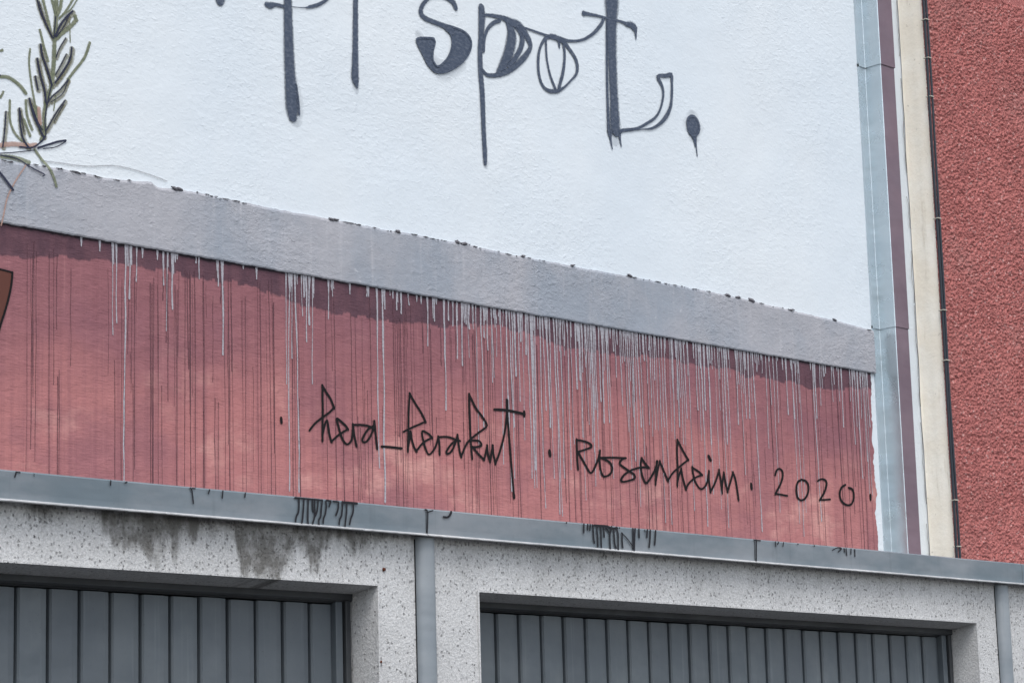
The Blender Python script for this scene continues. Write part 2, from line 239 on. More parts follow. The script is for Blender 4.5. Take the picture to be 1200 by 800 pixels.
TWIG_DARK = [
 [(4.0486,3.9574,0.0049),(4.0583,3.9276,0.0049),(4.0805,3.8878,0.005),(4.1028,3.8543,0.005)],
 [(4.0545,3.9523,0.0028),(4.0731,3.9053,0.0028),(4.0991,3.8599,0.0028)],
 [(4.1711,3.9484,0.006),(4.1504,3.928,0.0061),(4.1283,3.8978,0.0064),(4.1123,3.8626,0.0066)],
 [(4.1578,3.9327,0.0033),(4.1431,3.9008,0.0032),(4.1153,3.86,0.0031)],
 [(4.147,3.8633,0.0032),(4.125,3.827,0.0033),(4.1142,3.7994,0.0033)],
 [(4.1679,3.8388,0.0059),(4.1622,3.8025,0.0056),(4.1365,3.7594,0.0053),(4.111,3.7228,0.0052)],
 [(4.1495,3.816,0.0035),(4.129,3.7769,0.0035),(4.113,3.7485,0.0035)],
 [(4.1643,3.8157,0.0028),(4.1438,3.7671,0.0027),(4.1146,3.7267,0.0026)],
 [(4.0613,3.8256,0.0067),(4.0666,3.7963,0.0067),(4.0851,3.7557,0.0067),(4.1001,3.7144,0.0067)],
 [(4.0614,3.8142,0.0031),(4.0778,3.7669,0.0031),(4.0986,3.7173,0.0031)],
 [(4.05,3.7816,0.0067),(4.0598,3.7382,0.0067),(4.0746,3.697,0.0067),(4.08,3.6603,0.0066)],
 [(4.0522,3.7745,0.003),(4.0672,3.7207,0.003),(4.0784,3.6851,0.003)],
 [(4.0432,3.7287,0.0054),(4.0529,3.6929,0.0054)],
 [(4.1558,3.7409,0.0041),(4.1294,3.7073,0.004),(4.1003,3.6798,0.004),(4.0822,3.6544,0.0041)],
 [(4.1573,3.7431,0.0025),(4.1369,3.6961,0.0023),(4.0967,3.6634,0.0022)],
 [(4.1458,3.6775,0.0042),(4.1152,3.6353,0.0042),(4.0828,3.5793,0.0042)],
 [(4.1407,3.6652,0.0021),(4.1081,3.6089,0.0021)],
 [(4.0243,3.6594,0.0066),(4.0391,3.6152,0.0066),(4.0647,3.5699,0.0066),(4.072,3.5587,0.0066)],
 [(4.028,3.6507,0.003),(4.05,3.6047,0.003),(4.0683,3.5767,0.003)],
 [(3.9909,3.6251,0.0058),(3.9941,3.5822,0.0059),(4.0038,3.5405,0.006),(4.0219,3.5189,0.0059)],
 [(3.9938,3.6195,0.0024),(4.0072,3.5597,0.0024)],
 [(3.9462,3.6077,0.0046),(3.9432,3.5608,0.0045),(3.9368,3.5042,0.0045)],
 [(4.1487,3.5595,0.0064),(4.1231,3.5519,0.0063),(4.0867,3.5362,0.0062),(4.0542,3.5213,0.0062)],
 [(4.1487,3.5563,0.0029),(4.1158,3.535,0.0029),(4.0723,3.5225,0.0029)],
 [(3.902,3.4768,0.0029),(3.9299,3.4847,0.0029),(3.9793,3.4961,0.0029),(4.0435,3.5132,0.0029)],
 [(3.9019,3.4787,0.0036),(3.93,3.4785,0.0036),(3.9795,3.4776,0.0038),(4.0224,3.457,0.0039),(4.0693,3.443,0.004),(4.0621,3.4375,0.0034)],
 [(4.0793,3.5599,0.0051),(4.0649,3.5418,0.0049),(4.0363,3.5201,0.0048),(3.9934,3.514,0.005)],
 [(4.1,3.7176,0.004),(4.0872,3.6679,0.004),(4.0775,3.6096,0.0041),(4.0807,3.5664,0.0042)],
 [(4.1119,3.9199,0.0036),(4.1065,3.855,0.0035)],
 [(3.9274,3.7095,0.0033),(3.9062,3.7147,0.0033)],
 [(3.9095,3.4322,0.0074),(3.9307,3.4143,0.0075),(3.9627,3.3827,0.0075)]]
TWIG_OLIVE = [
 [(4.1142,4.0228,0.0091),(4.1145,3.9716,0.0091),(4.1149,3.9205,0.009),(4.1101,3.8558,0.0089),(4.107,3.779,0.0089),(4.1001,3.7144,0.0086),(4.0822,3.6607,0.0085),(4.0753,3.6093,0.0088),(4.0792,3.5724,0.0086),(4.0649,3.5449,0.008)],
 [(4.1839,3.9254,0.0077),(4.1654,3.9023,0.0075),(4.1285,3.8691,0.0074),(4.1102,3.8494,0.0075)],
 [(4.1801,3.9374,0.0079),(4.1861,3.9239,0.0079)],
 [(4.2329,3.8679,0.0057),(4.2143,3.8193,0.0055),(4.1809,3.7743,0.0052),(4.1551,3.7407,0.0052)],
 [(4.069,3.9618,0.0062),(4.0803,3.9259,0.0062),(4.0953,3.8782,0.0062)],
 [(4.0983,3.9745,0.0062),(4.1058,3.9505,0.0062),(4.1111,3.9325,0.0062)],
 [(4.1761,3.9913,0.0043),(4.1502,3.9472,0.0042),(4.1245,3.9161,0.0041)],
 [(4.1911,3.9945,0.0027),(4.1651,3.9535,0.0025),(4.1281,3.9233,0.0024)],
 [(4.1352,3.9888,0.007),(4.128,3.9488,0.0069),(4.1192,3.9278,0.0066)],
 [(4.0588,3.8706,0.0049),(4.0737,3.823,0.0049),(4.0886,3.7817,0.0049)],
 [(4.0266,3.8072,0.0041),(4.0234,3.7626,0.0041),(4.0348,3.6895,0.0042),(4.0461,3.6415,0.0042)],
 [(3.9063,3.7036,0.006),(3.9275,3.7064,0.0061),(3.9558,3.7088,0.0066),(3.9917,3.6938,0.007),(4.0134,3.6729,0.0072)],
 [(3.96,3.6443,0.0046),(3.9606,3.5886,0.0047),(3.9752,3.5541,0.0047),(4.0003,3.5337,0.0047)],
 [(4.0135,3.6542,0.0053),(4.0175,3.6113,0.0054),(4.0358,3.571,0.0054)],
 [(4.0069,3.597,0.0054),(4.0288,3.5511,0.0054)],
 [(4.0461,3.6415,0.009),(4.0536,3.6053,0.009),(4.0647,3.5699,0.009)],
 [(4.0435,3.5163,0.0054),(4.0726,3.484,0.0054),(4.0982,3.4446,0.0054),(4.1093,3.4153,0.0054)],
 [(3.93,3.4755,0.0075),(3.9724,3.4795,0.0077),(4.0223,3.4725,0.008)],
 [(4.1616,3.9175,0.0024),(4.1641,3.854,0.0024)],
 [(4.1149,3.6856,0.0026),(4.1079,3.6403,0.0026)],
 [(3.9267,3.7809,0.0047),(3.9351,3.7851,0.0047)],
 [(3.9282,3.6446,0.0042),(3.9385,3.6651,0.0042)]]
TWIG_PINK = [
 [(3.8878,3.4958,0.012),(3.9297,3.5079,0.012),(3.972,3.5189,0.0124),(4.0219,3.5226,0.0125),(4.047,3.5294,0.0122)],
 [(4.0081,3.4639,0.0041),(3.973,3.412,0.0042),(3.9454,3.3586,0.0043),(3.9319,3.3017,0.0044),(3.9252,3.2764,0.0044)],
 [(4.0569,3.6372,0.0119),(4.0609,3.5942,0.0119)]]
HAIRLINE = [
 [(4.0726,3.4871,0.0023),(4.1307,3.4906,0.0023),(4.2193,3.4959,0.0023),(4.3093,3.5127,0.0023),(4.3702,3.5145,0.0024),(4.4474,3.5079,0.0025),(4.5099,3.4987,0.0025)]]
POT_LINE = [
 [(3.7152,3.1505,0.0048),(3.878,3.1562,0.0049),(3.97,3.1506,0.005)],
 [(3.97,3.1506,0.0067),(3.9675,3.12,0.0067),(3.9595,3.0804,0.0066),(3.946,3.0354,0.0065),(3.9299,2.9879,0.0065),(3.9087,2.902,0.0065)]]
S_BELLY = [(5.674,4.219),(5.713,4.218),(5.748,4.214),(5.772,4.204),(5.785,4.186),(5.782,4.161),(5.765,4.131),(5.737,4.102),(5.704,4.078),(5.661,4.055),(5.621,4.046),(5.599,4.054),(5.58,4.068),(5.558,4.099),(5.536,4.129),(5.532,4.141),(5.551,4.15),(5.586,4.157),(5.613,4.16),(5.617,4.149),(5.608,4.123),(5.604,4.093),(5.611,4.077),(5.626,4.067),(5.65,4.082),(5.674,4.107),(5.691,4.14),(5.696,4.17),(5.688,4.193),(5.665,4.205)]
POT = [(3.715,3.15),(3.878,3.156),(3.97,3.149),(3.968,3.12),(3.96,3.08),(3.946,3.035),(3.93,2.988),(3.909,2.902),(3.693,2.878)]
LUMPS = [(4.532,3.484),(4.548,3.483),(5.142,3.484),(5.16,3.481),(5.427,3.484),(5.689,3.487),(5.72,3.481),(5.994,3.484),(6.235,3.481),(6.525,3.484),(7.055,3.479),(7.113,3.48),(7.191,3.477),(7.425,3.474),(7.683,3.47)]
GREY_DRIPS = [(4.3097,3.0156,0.0061),(4.3247,3.0522,0.0072),(4.3581,2.5699,0.0065),(4.3763,3.1286,0.0074),(4.3977,3.1818,0.0075),(4.4935,3.1842,0.0054),(4.5092,3.049,0.0052),(4.5248,3.1169,0.0082),(4.6134,3.2671,0.0061),(4.6969,3.2083,0.006),(4.7131,3.0035,0.0088),(4.9623,2.9392,0.0069),(4.9725,2.6146,0.0082),(4.9861,3.0207,0.0069),(4.9964,2.6137,0.0075),(5.0238,3.1577,0.0057),(5.041,3.0798,0.0075),(5.0548,3.1347,0.0083),(5.0686,2.9501,0.0071),(5.1313,3.1601,0.0079),(5.1453,3.2536,0.0076),(5.1524,3.2599,0.0054),(5.2947,3.2538,0.0079),(5.3345,2.7131,0.0073),(5.3599,2.6079,0.0085),(5.3928,3.2691,0.0053),(5.4222,3.2258,0.0083),(5.437,3.2165,0.0069),(5.4703,3.2484,0.0078),(5.5526,3.1248,0.0084),(5.5828,3.2093,0.0078),(5.6284,2.9243,0.0085),(5.6475,3.2199,0.0066),(5.6667,3.2025,0.0081),(5.6859,3.0977,0.0068),(5.7091,3.0778,0.0086),(5.7401,3.2028,0.0084),(5.7557,3.2046,0.0056),(5.7713,2.8258,0.0057),(5.7948,2.8839,0.006),(5.8066,3.1821,0.0087),(5.8223,3.1412,0.0068),(5.8421,3.0353,0.0075),(5.8619,3.2373,0.0063),(5.8777,3.2622,0.007),(5.8977,3.2272,0.0066),(5.9137,2.6829,0.0087),(5.9257,2.726,0.0073),(5.9377,2.8969,0.0073),(5.9498,3.0694,0.0085),(5.9659,2.9851,0.0077),(5.9821,3.1881,0.0085),(6.0064,3.1475,0.0083),(6.0145,2.7328,0.0088),(6.0308,2.7625,0.0076),(6.0472,2.7781,0.0058),(6.0718,2.6375,0.0083),(6.0841,2.9678,0.0087),(6.1047,2.912,0.0114),(6.1171,2.7406,0.0072),(6.1378,2.622,0.0078),(6.1545,2.6174,0.008),(6.1711,2.7447,0.0082),(6.1878,3.1971,0.0073),(6.2046,2.7762,0.0062),(6.2214,2.8645,0.0054),(6.2467,3.0566,0.0083),(6.2594,3.0873,0.0088),(6.2764,3.1156,0.0055),(6.2934,3.1528,0.0081),(6.3232,2.8439,0.0067),(6.3361,2.9919,0.0057),(6.3618,3.0239,0.0063),(6.3748,2.9513,0.008),(6.4007,2.9537,0.0083),(6.4093,2.7629,0.0054),(6.4354,3.2073,0.0074),(6.4747,3.1696,0.0054),(6.4879,3.1771,0.0078),(6.5055,2.7702,0.0064),(6.5364,2.832,0.0084),(6.5585,2.9532,0.0087),(6.5897,3.1912,0.007),(6.621,3.2311,0.0088),(6.6479,3.1277,0.0063),(6.6705,2.6274,0.0055),(6.684,2.9646,0.0074),(6.7022,2.6235,0.0053),(6.7386,3.1066,0.0059),(6.766,2.972,0.0067),(6.7844,2.9128,0.0074),(6.8028,3.0059,0.0058),(6.8213,3.1611,0.0054),(6.8723,3.0431,0.0083),(6.8957,2.6297,0.0063),(6.9144,3.0471,0.0087),(6.9332,2.9256,0.0084),(6.9568,3.2003,0.0066),(6.9899,3.0543,0.0069),(7.0137,2.631,0.0071),(7.028,2.9337,0.0075),(7.0951,3.0112,0.0073),(7.1047,3.1595,0.0072),(7.1386,3.0372,0.0074),(7.1629,3.0394,0.0086),(7.1873,2.6294,0.007),(7.2118,3.2181,0.0068),(7.2413,3.2149,0.0078),(7.3057,2.7055,0.0061),(7.3256,3.0387,0.0063),(7.3807,3.0757,0.0087),(7.416,3.063,0.0071),(7.4362,2.6258,0.0072),(7.4515,3.2372,0.0052),(7.5436,2.6895,0.0067),(7.5539,3.0758,0.0073),(7.5849,3.1274,0.0053),(7.6056,3.2437,0.0074),(7.6683,3.2174,0.0075),(7.6998,3.155,0.0054),(7.7157,3.0581,0.0075),(7.7687,3.1617,0.0069),(7.7847,2.9987,0.0076),(7.8007,3.0659,0.0065),(7.8167,2.8702,0.0077),(7.8328,3.1018,0.0079),(7.8489,2.9383,0.0053),(7.8651,2.8083,0.0054),(7.8759,3.0727,0.0076)]

# ------------------------------------------------------------------ helpers
def obj(name, me, mat=None, parent=None):
    o = bpy.data.objects.new(name, me)
    col.objects.link(o)
    if mat and not me.materials:
        me.materials.append(mat)
    if parent:
        o.parent = parent
    return o

def empty(name, label, cat, loc=(0, 0, 0), group=None):
    o = bpy.data.objects.new(name, None)
    o.empty_display_size = 0.2
    o.location = loc
    col.objects.link(o)
    o["label"] = label
    o["category"] = cat
    if group:
        o["group"] = group
    return o

def mesh(name, verts, faces, smooth=False):
    me = bpy.data.meshes.new(name)
    me.from_pydata(verts, [], faces)
    if smooth:
        me.polygons.foreach_set("use_smooth", [True] * len(me.polygons))
    me.update()
    return me

def box_mesh(name, x0, x1, y0, y1, z0, z1, bevel=0.0):
    bm = bmesh.new()
    bmesh.ops.create_cube(bm, size=1)
    for v in bm.verts:
        v.co = Vector(((x0 + x1) / 2 + v.co.x * (x1 - x0), (y0 + y1) / 2 + v.co.y * (y1 - y0), (z0 + z1) / 2 + v.co.z * (z1 - z0)))
    if bevel:
        bmesh.ops.bevel(bm, geom=bm.edges[:], offset=bevel, segments=2, affect='EDGES', profile=0.5)
    me = bpy.data.meshes.new(name)
    bm.to_mesh(me)
    bm.free()
    return me

def extrude_profile(name, prof, z0, z1, closed=False, n=1):
    """prof: (x, y) points swept vertically from z0 to z1"""
    vs, fs = [], []
    k = len(prof)
    for j in range(n + 1):
        z = z0 + (z1 - z0) * j / n
        vs += [(x, y, z) for x, y in prof]
    for j in range(n):
        for i in range(k if closed else k - 1):
            a, b = j * k + i, j * k + (i + 1) % k
            fs.append((a, b, b + k, a + k))
    return mesh(name, vs, fs)

def sweep_x(name, prof, x0, x1):
    """prof: (y, z) points swept along x"""
    k = len(prof)
    vs = [(x0, y, z) for y, z in prof] + [(x1, y, z) for y, z in prof]
    fs = [(i, i + 1, i + 1 + k, i + k) for i in range(k - 1)]
    return mesh(name, vs, fs)

def tube(name, path, r, seg=10):
    vs, fs = [], []
    for i, p in enumerate(path):
        p = Vector(p)
        d = (Vector(path[min(i + 1, len(path) - 1)]) - Vector(path[max(i - 1, 0)])).normalized()
        a = d.orthogonal().normalized() if abs(d.z) < .9 else Vector((1, 0, 0))
        a = (a - d * a.dot(d)).normalized()
        b = d.cross(a)
        for s in range(seg):
            t = 2 * math.pi * s / seg
            vs.append(p + a * (r * math.cos(t)) + b * (r * math.sin(t)))
    for i in range(len(path) - 1):
        for s in range(seg):
            fs.append((i * seg + s, i * seg + (s + 1) % seg, (i + 1) * seg + (s + 1) % seg, (i + 1) * seg + s))
    return mesh(name, vs, fs, True)

def catmull(pts, step):
    P = [Vector(p) for p in pts]
    out = []
    for i in range(len(P) - 1):
        p0, p1, p2, p3 = P[max(i - 1, 0)], P[i], P[i + 1], P[min(i + 2, len(P) - 1)]
        n = max(1, int((Vector(p2[:2]) - Vector(p1[:2])).length / step))
        for k in range(n):
            t = k / n
            q = 0.5 * ((2 * p1) + (p2 - p0) * t + (2 * p0 - 5 * p1 + 4 * p2 - p3) * t * t + (3 * p1 - p0 - 3 * p2 + p3) * t ** 3)
            q.z = max(q.z, min(p1.z, p2.z) * .8)
            out.append(q)
    out.append(P[-1])
    return out

def ribbons(name, strokes, y, mat, parent, grow=1.3, step=0.008, lift=0.0025, cap=True, smooth_path=True, surf=None):
    """paint strokes (x, z, width) as one thin coat lying on the wall plane y; UV u runs across the stroke"""
    vs, fs, uv = [], [], []
    for si, s in enumerate(strokes):
        pts = catmull(s, step) if smooth_path else [Vector(p) for p in s]
        if cap and len(pts) > 1:
            d0 = (pts[0] - pts[1]); d0.z = 0; d0.normalize()
            d1 = (pts[-1] - pts[-2]); d1.z = 0; d1.normalize()
            w0, w1 = pts[0].z, pts[-1].z
            pre = [Vector((pts[0].x + d0.x * w0 * k, pts[0].y + d0.y * w0 * k, w0 * f)) for k, f in ((.52, .12), (.42, .6), (.22, .9))]
            post = [Vector((pts[-1].x + d1.x * w1 * k, pts[-1].y + d1.y * w1 * k, w1 * f)) for k, f in ((.22, .9), (.42, .6), (.52, .12))]
            pts = pre + pts + post
        base = len(vs)
        L = 0.0
        yy = y - lift - 0.00003 * (si % 17)
        for i, p in enumerate(pts):
            a, b = pts[max(i - 1, 0)], pts[min(i + 1, len(pts) - 1)]
            d = Vector((b.x - a.x, b.y - a.y))
            if d.length < 1e-7:
                d = Vector((0, 1))
            d.normalize()
            n = Vector((-d.y, d.x)) * (p.z * grow / 2)
            if i:
                L += (Vector(p[:2]) - Vector(pts[i - 1][:2])).length
            yv = yy - 0.000006 * i - (surf(p.x, p.y) if surf else 0)
            vs += [(p.x + n.x, yv, p.y + n.y), (p.x - n.x, yv, p.y - n.y)]
            uv += [(0.0, L + si), (1.0, L + si)]
        for i in range(len(pts) - 1):
            q = base + 2 * i
            fs.append((q, q + 1, q + 3, q + 2))
    me = mesh(name, vs, fs)
    lay = me.uv_layers.new(name="stroke")
    for lp in me.loops:
        lay.data[lp.index].uv = uv[lp.vertex_index]
    return obj(name, me, mat, parent)

# ------------------------------------------------------------------ materials
class NT:
    def __init__(self, name):
        self.m = bpy.data.materials.new(name)
        self.m.use_nodes = True
        self.t = self.m.node_tree
        self.t.nodes.clear()
        self.out = self.t.nodes.new("ShaderNodeOutputMaterial")
        self.b = self.t.nodes.new("ShaderNodeBsdfPrincipled")
        self.t.links.new(self.b.outputs[0], self.out.inputs[0])
        g = self.t.nodes.new("ShaderNodeNewGeometry")
        self.pos = g.outputs['Position']
        self.geo = g
    def n(self, kind, **kw):
        nd = self.t.nodes.new(kind)
        for k, v in kw.items():
            setattr(nd, k, v)
        return nd
    def set(self, sock, v):
        if hasattr(v, 'is_linked') or isinstance(v, bpy.types.NodeSocket):
            self.t.links.new(v, sock)
        else:
            if isinstance(v, tuple) and len(v) == 3 and sock.type == 'RGBA':
                v = v + (1,)
            sock.default_value = v
    def map(self, scale=(1, 1, 1), loc=(0, 0, 0), src=None):
        m = self.n("ShaderNodeMapping")
        self.set(m.inputs['Vector'], src or self.pos)
        m.inputs['Scale'].default_value = scale
        m.inputs['Location'].default_value = loc
        return m.outputs[0]
    def noise(self, vec, scale=1.0, detail=4, rough=.55, dist=0.0):
        nd = self.n("ShaderNodeTexNoise")
        self.set(nd.inputs['Vector'], vec)
        nd.inputs['Scale'].default_value = scale
        nd.inputs['Detail'].default_value = detail
        nd.inputs['Roughness'].default_value = rough
        nd.inputs['Distortion'].default_value = dist
        return nd.outputs['Fac']
    def vor(self, vec, scale=1.0, feature='F1', out='Distance'):
        nd = self.n("ShaderNodeTexVoronoi", feature=feature)
        self.set(nd.inputs['Vector'], vec)
        nd.inputs['Scale'].default_value = scale
        return nd.outputs[out]
    def math(self, op, a, b=0.0, c=None, clamp=False):
        nd = self.n("ShaderNodeMath", operation=op)
        nd.use_clamp = clamp
        self.set(nd.inputs[0], a)
        self.set(nd.inputs[1], b)
        if c is not None:
            self.set(nd.inputs[2], c)
        return nd.outputs[0]
    def ramp(self, v, a, b, lo=0.0, hi=1.0, smooth=True):
        nd = self.n("ShaderNodeMapRange", interpolation_type='SMOOTHSTEP' if smooth else 'LINEAR')
        self.set(nd.inputs[0], v)
        for i, x in enumerate((a, b, lo, hi)):
            self.set(nd.inputs[1 + i], x)
        return nd.outputs[0]
    def mix(self, f, a, b, mode='MIX'):
        nd = self.n("ShaderNodeMix", data_type='RGBA', blend_type=mode)
        self.set(nd.inputs[0], f)
        self.set(nd.inputs[6], a)
        self.set(nd.inputs[7], b)
        return nd.outputs[2]
    def xyz(self, src=None):
        s = self.n("ShaderNodeSeparateXYZ")
        self.set(s.inputs[0], src or self.pos)
        return s.outputs[0], s.outputs[1], s.outputs[2]
    def comb(self, x, y, z):
        c = self.n("ShaderNodeCombineXYZ")
        for i, v in enumerate((x, y, z)):
            self.set(c.inputs[i], v)
        return c.outputs[0]
    def bump(self, h, dist, strength=1.0, prev=None):
        b = self.n("ShaderNodeBump")
        b.inputs['Strength'].default_value = strength
        b.inputs['Distance'].default_value = dist
        self.set(b.inputs['Height'], h)
        if prev is not None:
            self.set(b.inputs['Normal'], prev)
        self.set(self.b.inputs['Normal'], b.outputs[0])
        return b.outputs[0]
    def base(self, c, rough=.8, spec=.3, metal=0.0):
        self.set(self.b.inputs['Base Color'], c)
        self.set(self.b.inputs['Roughness'], rough)
        self.b.inputs['Specular IOR Level'].default_value = spec
        self.b.inputs['Metallic'].default_value = metal
        return self.m

def plaster_relief(t, k=1.0):
    """the trowelled relief of the gable wall: shared by the plaster and every coat of paint lying on it"""
    v = t.map((1, 0.001, 1))
    wob = t.noise(v, 2.3, 3, .5)
    patch = t.ramp(t.noise(v, 1.9, 3, .5), .35, .65, .35, 1.0)
    h1 = t.noise(t.map((34, .001, 54)), 1, 5, .60, .35)
    h2 = t.noise(t.map((75, .001, 120)), 1, 3, .6)
    h3 = t.ramp(t.noise(t.map((44, .001, 66), (3, 0, 7)), 1, 4, .55, .4), .5, .75)
    h = t.math('MULTIPLY', t.math('ADD', t.math('ADD', h1, t.math('MULTIPLY', h2, .35)), t.math('MULTIPLY', h3, .30)), patch)
    n = t.bump(h, 0.0023 * k)
    return t.bump(wob, 0.012 * k, 1.0, n), h

def mat_white():
    t = NT("white_plaster")
    _, h = plaster_relief(t)
    stain = t.ramp(t.noise(t.map((.8, .001, .5)), 1, 5, .6), .35, .7)
    c = t.mix(stain, (.645, .702, .745), (.695, .735, .758))
    speck = t.ramp(t.noise(t.map((38, .001, 60), (9, 0, 2)), 1, 3, .6), .70, .78)
    c = t.mix(t.math('MULTIPLY', speck, .14), c, (.38, .41, .45))
    return t.base(c, .85, .2)

def mat_grey():
    t = NT("grey_band_paint")
    _, h = plaster_relief(t, 2.3)
    a = t.ramp(t.noise(t.map((2.2, .001, 1.6)), 1, 5, .6), .35, .66)
    c = t.mix(a, (.285, .315, .36), (.37, .37, .395))
    b = t.ramp(t.noise(t.map((30, .001, 1.8), (5, 0, 1)), 1, 4, .6), .52, .75)          # thin vertical runs of paler paint
    c = t.mix(t.math('MULTIPLY', b, .35), c, (.52, .51, .53))
    s = t.ramp(t.noise(t.map((28, .001, 60)), 1, 4, .65), .60, .75)
    c = t.mix(t.math('MULTIPLY', s, .55), c, (.19, .205, .23))
    s2 = t.ramp(t.noise(t.map((22, .001, 50), (7, 0, 3)), 1, 4, .65), .62, .75)
    c = t.mix(t.math('MULTIPLY', s2, .6), c, (.60, .61, .64))
    return t.base(c, .8, .25)

def mat_red():
    t = NT("rose_red_paint")
    x, y, z = t.xyz()
    fine = t.noise(t.map((30, .001, 190)), 1, 4, .6)
    weave = t.noise(t.map((150, .001, 40), (2, 0, 5)), 1, 2, .5)
    h = t.math('ADD', fine, t.math('MULTIPLY', weave, .45))
    n = t.bump(h, 0.0017)
    t.bump(t.noise(t.map((9, .001, 13)), 1, 4, .55), 0.008, 1.0, n)
    # clouds of paler and mauve paint, sprayed on; warmer and paler towards the foot of the mural
    low = t.ramp(t.math('ADD', z, t.math('MULTIPLY', t.noise(t.map((1.5, .001, 1.2)), 1, 4, .55), .55)), 3.08, 3.42)
    c = t.mix(low, (.405, .165, .160), (.265, .110, .123))
    cloud = t.ramp(t.noise(t.map((2.4, .001, 3.2), (4, 0, 0)), 1, 4, .55), .46, .68)
    c = t.mix(t.math('MULTIPLY', cloud, .55), c, (.225, .096, .118))
    pale = t.ramp(t.noise(t.map((3.4, .001, 5.0), (1, 0, 8)), 1, 5, .6), .52, .74)
    pale = t.math('MULTIPLY', pale, t.ramp(z, 3.05, 2.78, .12, 1.0))
    c = t.mix(t.math('MULTIPLY', pale, .85), c, (.62, .33, .29))
    # grain: vertical washed streaks
    st = t.ramp(t.noise(t.map((46, .001, .8)), 1, 4, .65), .44, .70)
    c = t.mix(t.math('MULTIPLY', st, .46), c, (.215, .085, .098))
    st2 = t.ramp(t.noise(t.map((80, .001, 1.4), (3, 0, 0)), 1, 3, .6), .56, .76)
    c = t.mix(t.math('MULTIPLY', st2, .22), c, (.54, .26, .25))
    hz = t.ramp(t.noise(t.map((13, .001, 120), (3, 0, 6)), 1, 3, .6), .56, .76)
    c = t.mix(t.math('MULTIPLY', hz, .22), c, (.52, .25, .25))
    # dark plum coat hanging below the grey band with a stepped, dripping lower edge
    cell = t.vor(t.comb(t.math('MULTIPLY', x, 24), 0.0, 0.0), 1.0, 'F1', 'Color')
    csep = t.n("ShaderNodeSeparateColor"); t.set(csep.inputs[0], cell)
    step = t.math('MULTIPLY', csep.outputs[0], .014)
    slow = t.math('MULTIPLY', t.ramp(t.noise(t.comb(t.math('MULTIPLY', x, 1.6), 3.3, 0.0), 1, 3, .5), .3, .7), .046)
    fz = t.math('MULTIPLY', t.noise(t.map((40, .001, 12)), 1, 3, .6), .018)
    edge = t.math('SUBTRACT', Z_BAND0 - .040, t.math('ADD', t.math('ADD', step, slow), fz))
    d = t.math('SUBTRACT', z, edge)
    plum = t.ramp(d, -.002, .006)
    pv = t.ramp(t.noise(t.map((18, .001, 5)), 1, 4, .6), .35, .7)
    pc = t.mix(pv, (.078, .040, .055), (.120, .058, .073))
    c = t.mix(t.math('MULTIPLY', plum, .93), c, pc)
    # the proud band's shadow line, painted nearly black right under it
    ln = t.ramp(t.math('ADD', z, t.math('MULTIPLY', t.noise(t.map((26, .001, 5), (8, 0, 0)), 1, 3, .6), .022)), Z_BAND0 + .002, Z_BAND0 + .008)
    c = t.mix(t.math('MULTIPLY', ln, .85), c, (.022, .017, .024))
    return t.base(c, .72, .25)

def mat_paint(name, colour, soft=.25, rag=.35, rag_scale=90, rough=.6, alpha=1.0, var=None, relief=True):
    t = NT(name)
    if relief:
        plaster_relief(t)
    uv = t.n("ShaderNodeUVMap", uv_map="stroke").outputs[0]
    s = t.n("ShaderNodeSeparateXYZ"); t.set(s.inputs[0], uv)
    u = t.math('MULTIPLY', t.math('ABSOLUTE', t.math('SUBTRACT', s.outputs[0], .5)), 2)
    nz = t.math('MULTIPLY', t.math('SUBTRACT', t.noise(t.map((rag_scale, .001, rag_scale)), 1, 4, .65), .5), rag)
    e = t.math('ADD', u, nz)
    a = t.ramp(e, .80 - soft, .80 + soft, alpha, 0.0)
    t.set(t.b.inputs['Alpha'], a)
    c = colour
    if var:
        c = t.mix(t.ramp(t.noise(t.map((70, .001, 110)), 1, 4, .65), .42, .68), colour, var)
    return t.base(c, rough, .25)

def mat_solid(name, c, rough=.6, spec=.3, metal=0.0):
    return NT(name).base(c, rough, spec, metal)

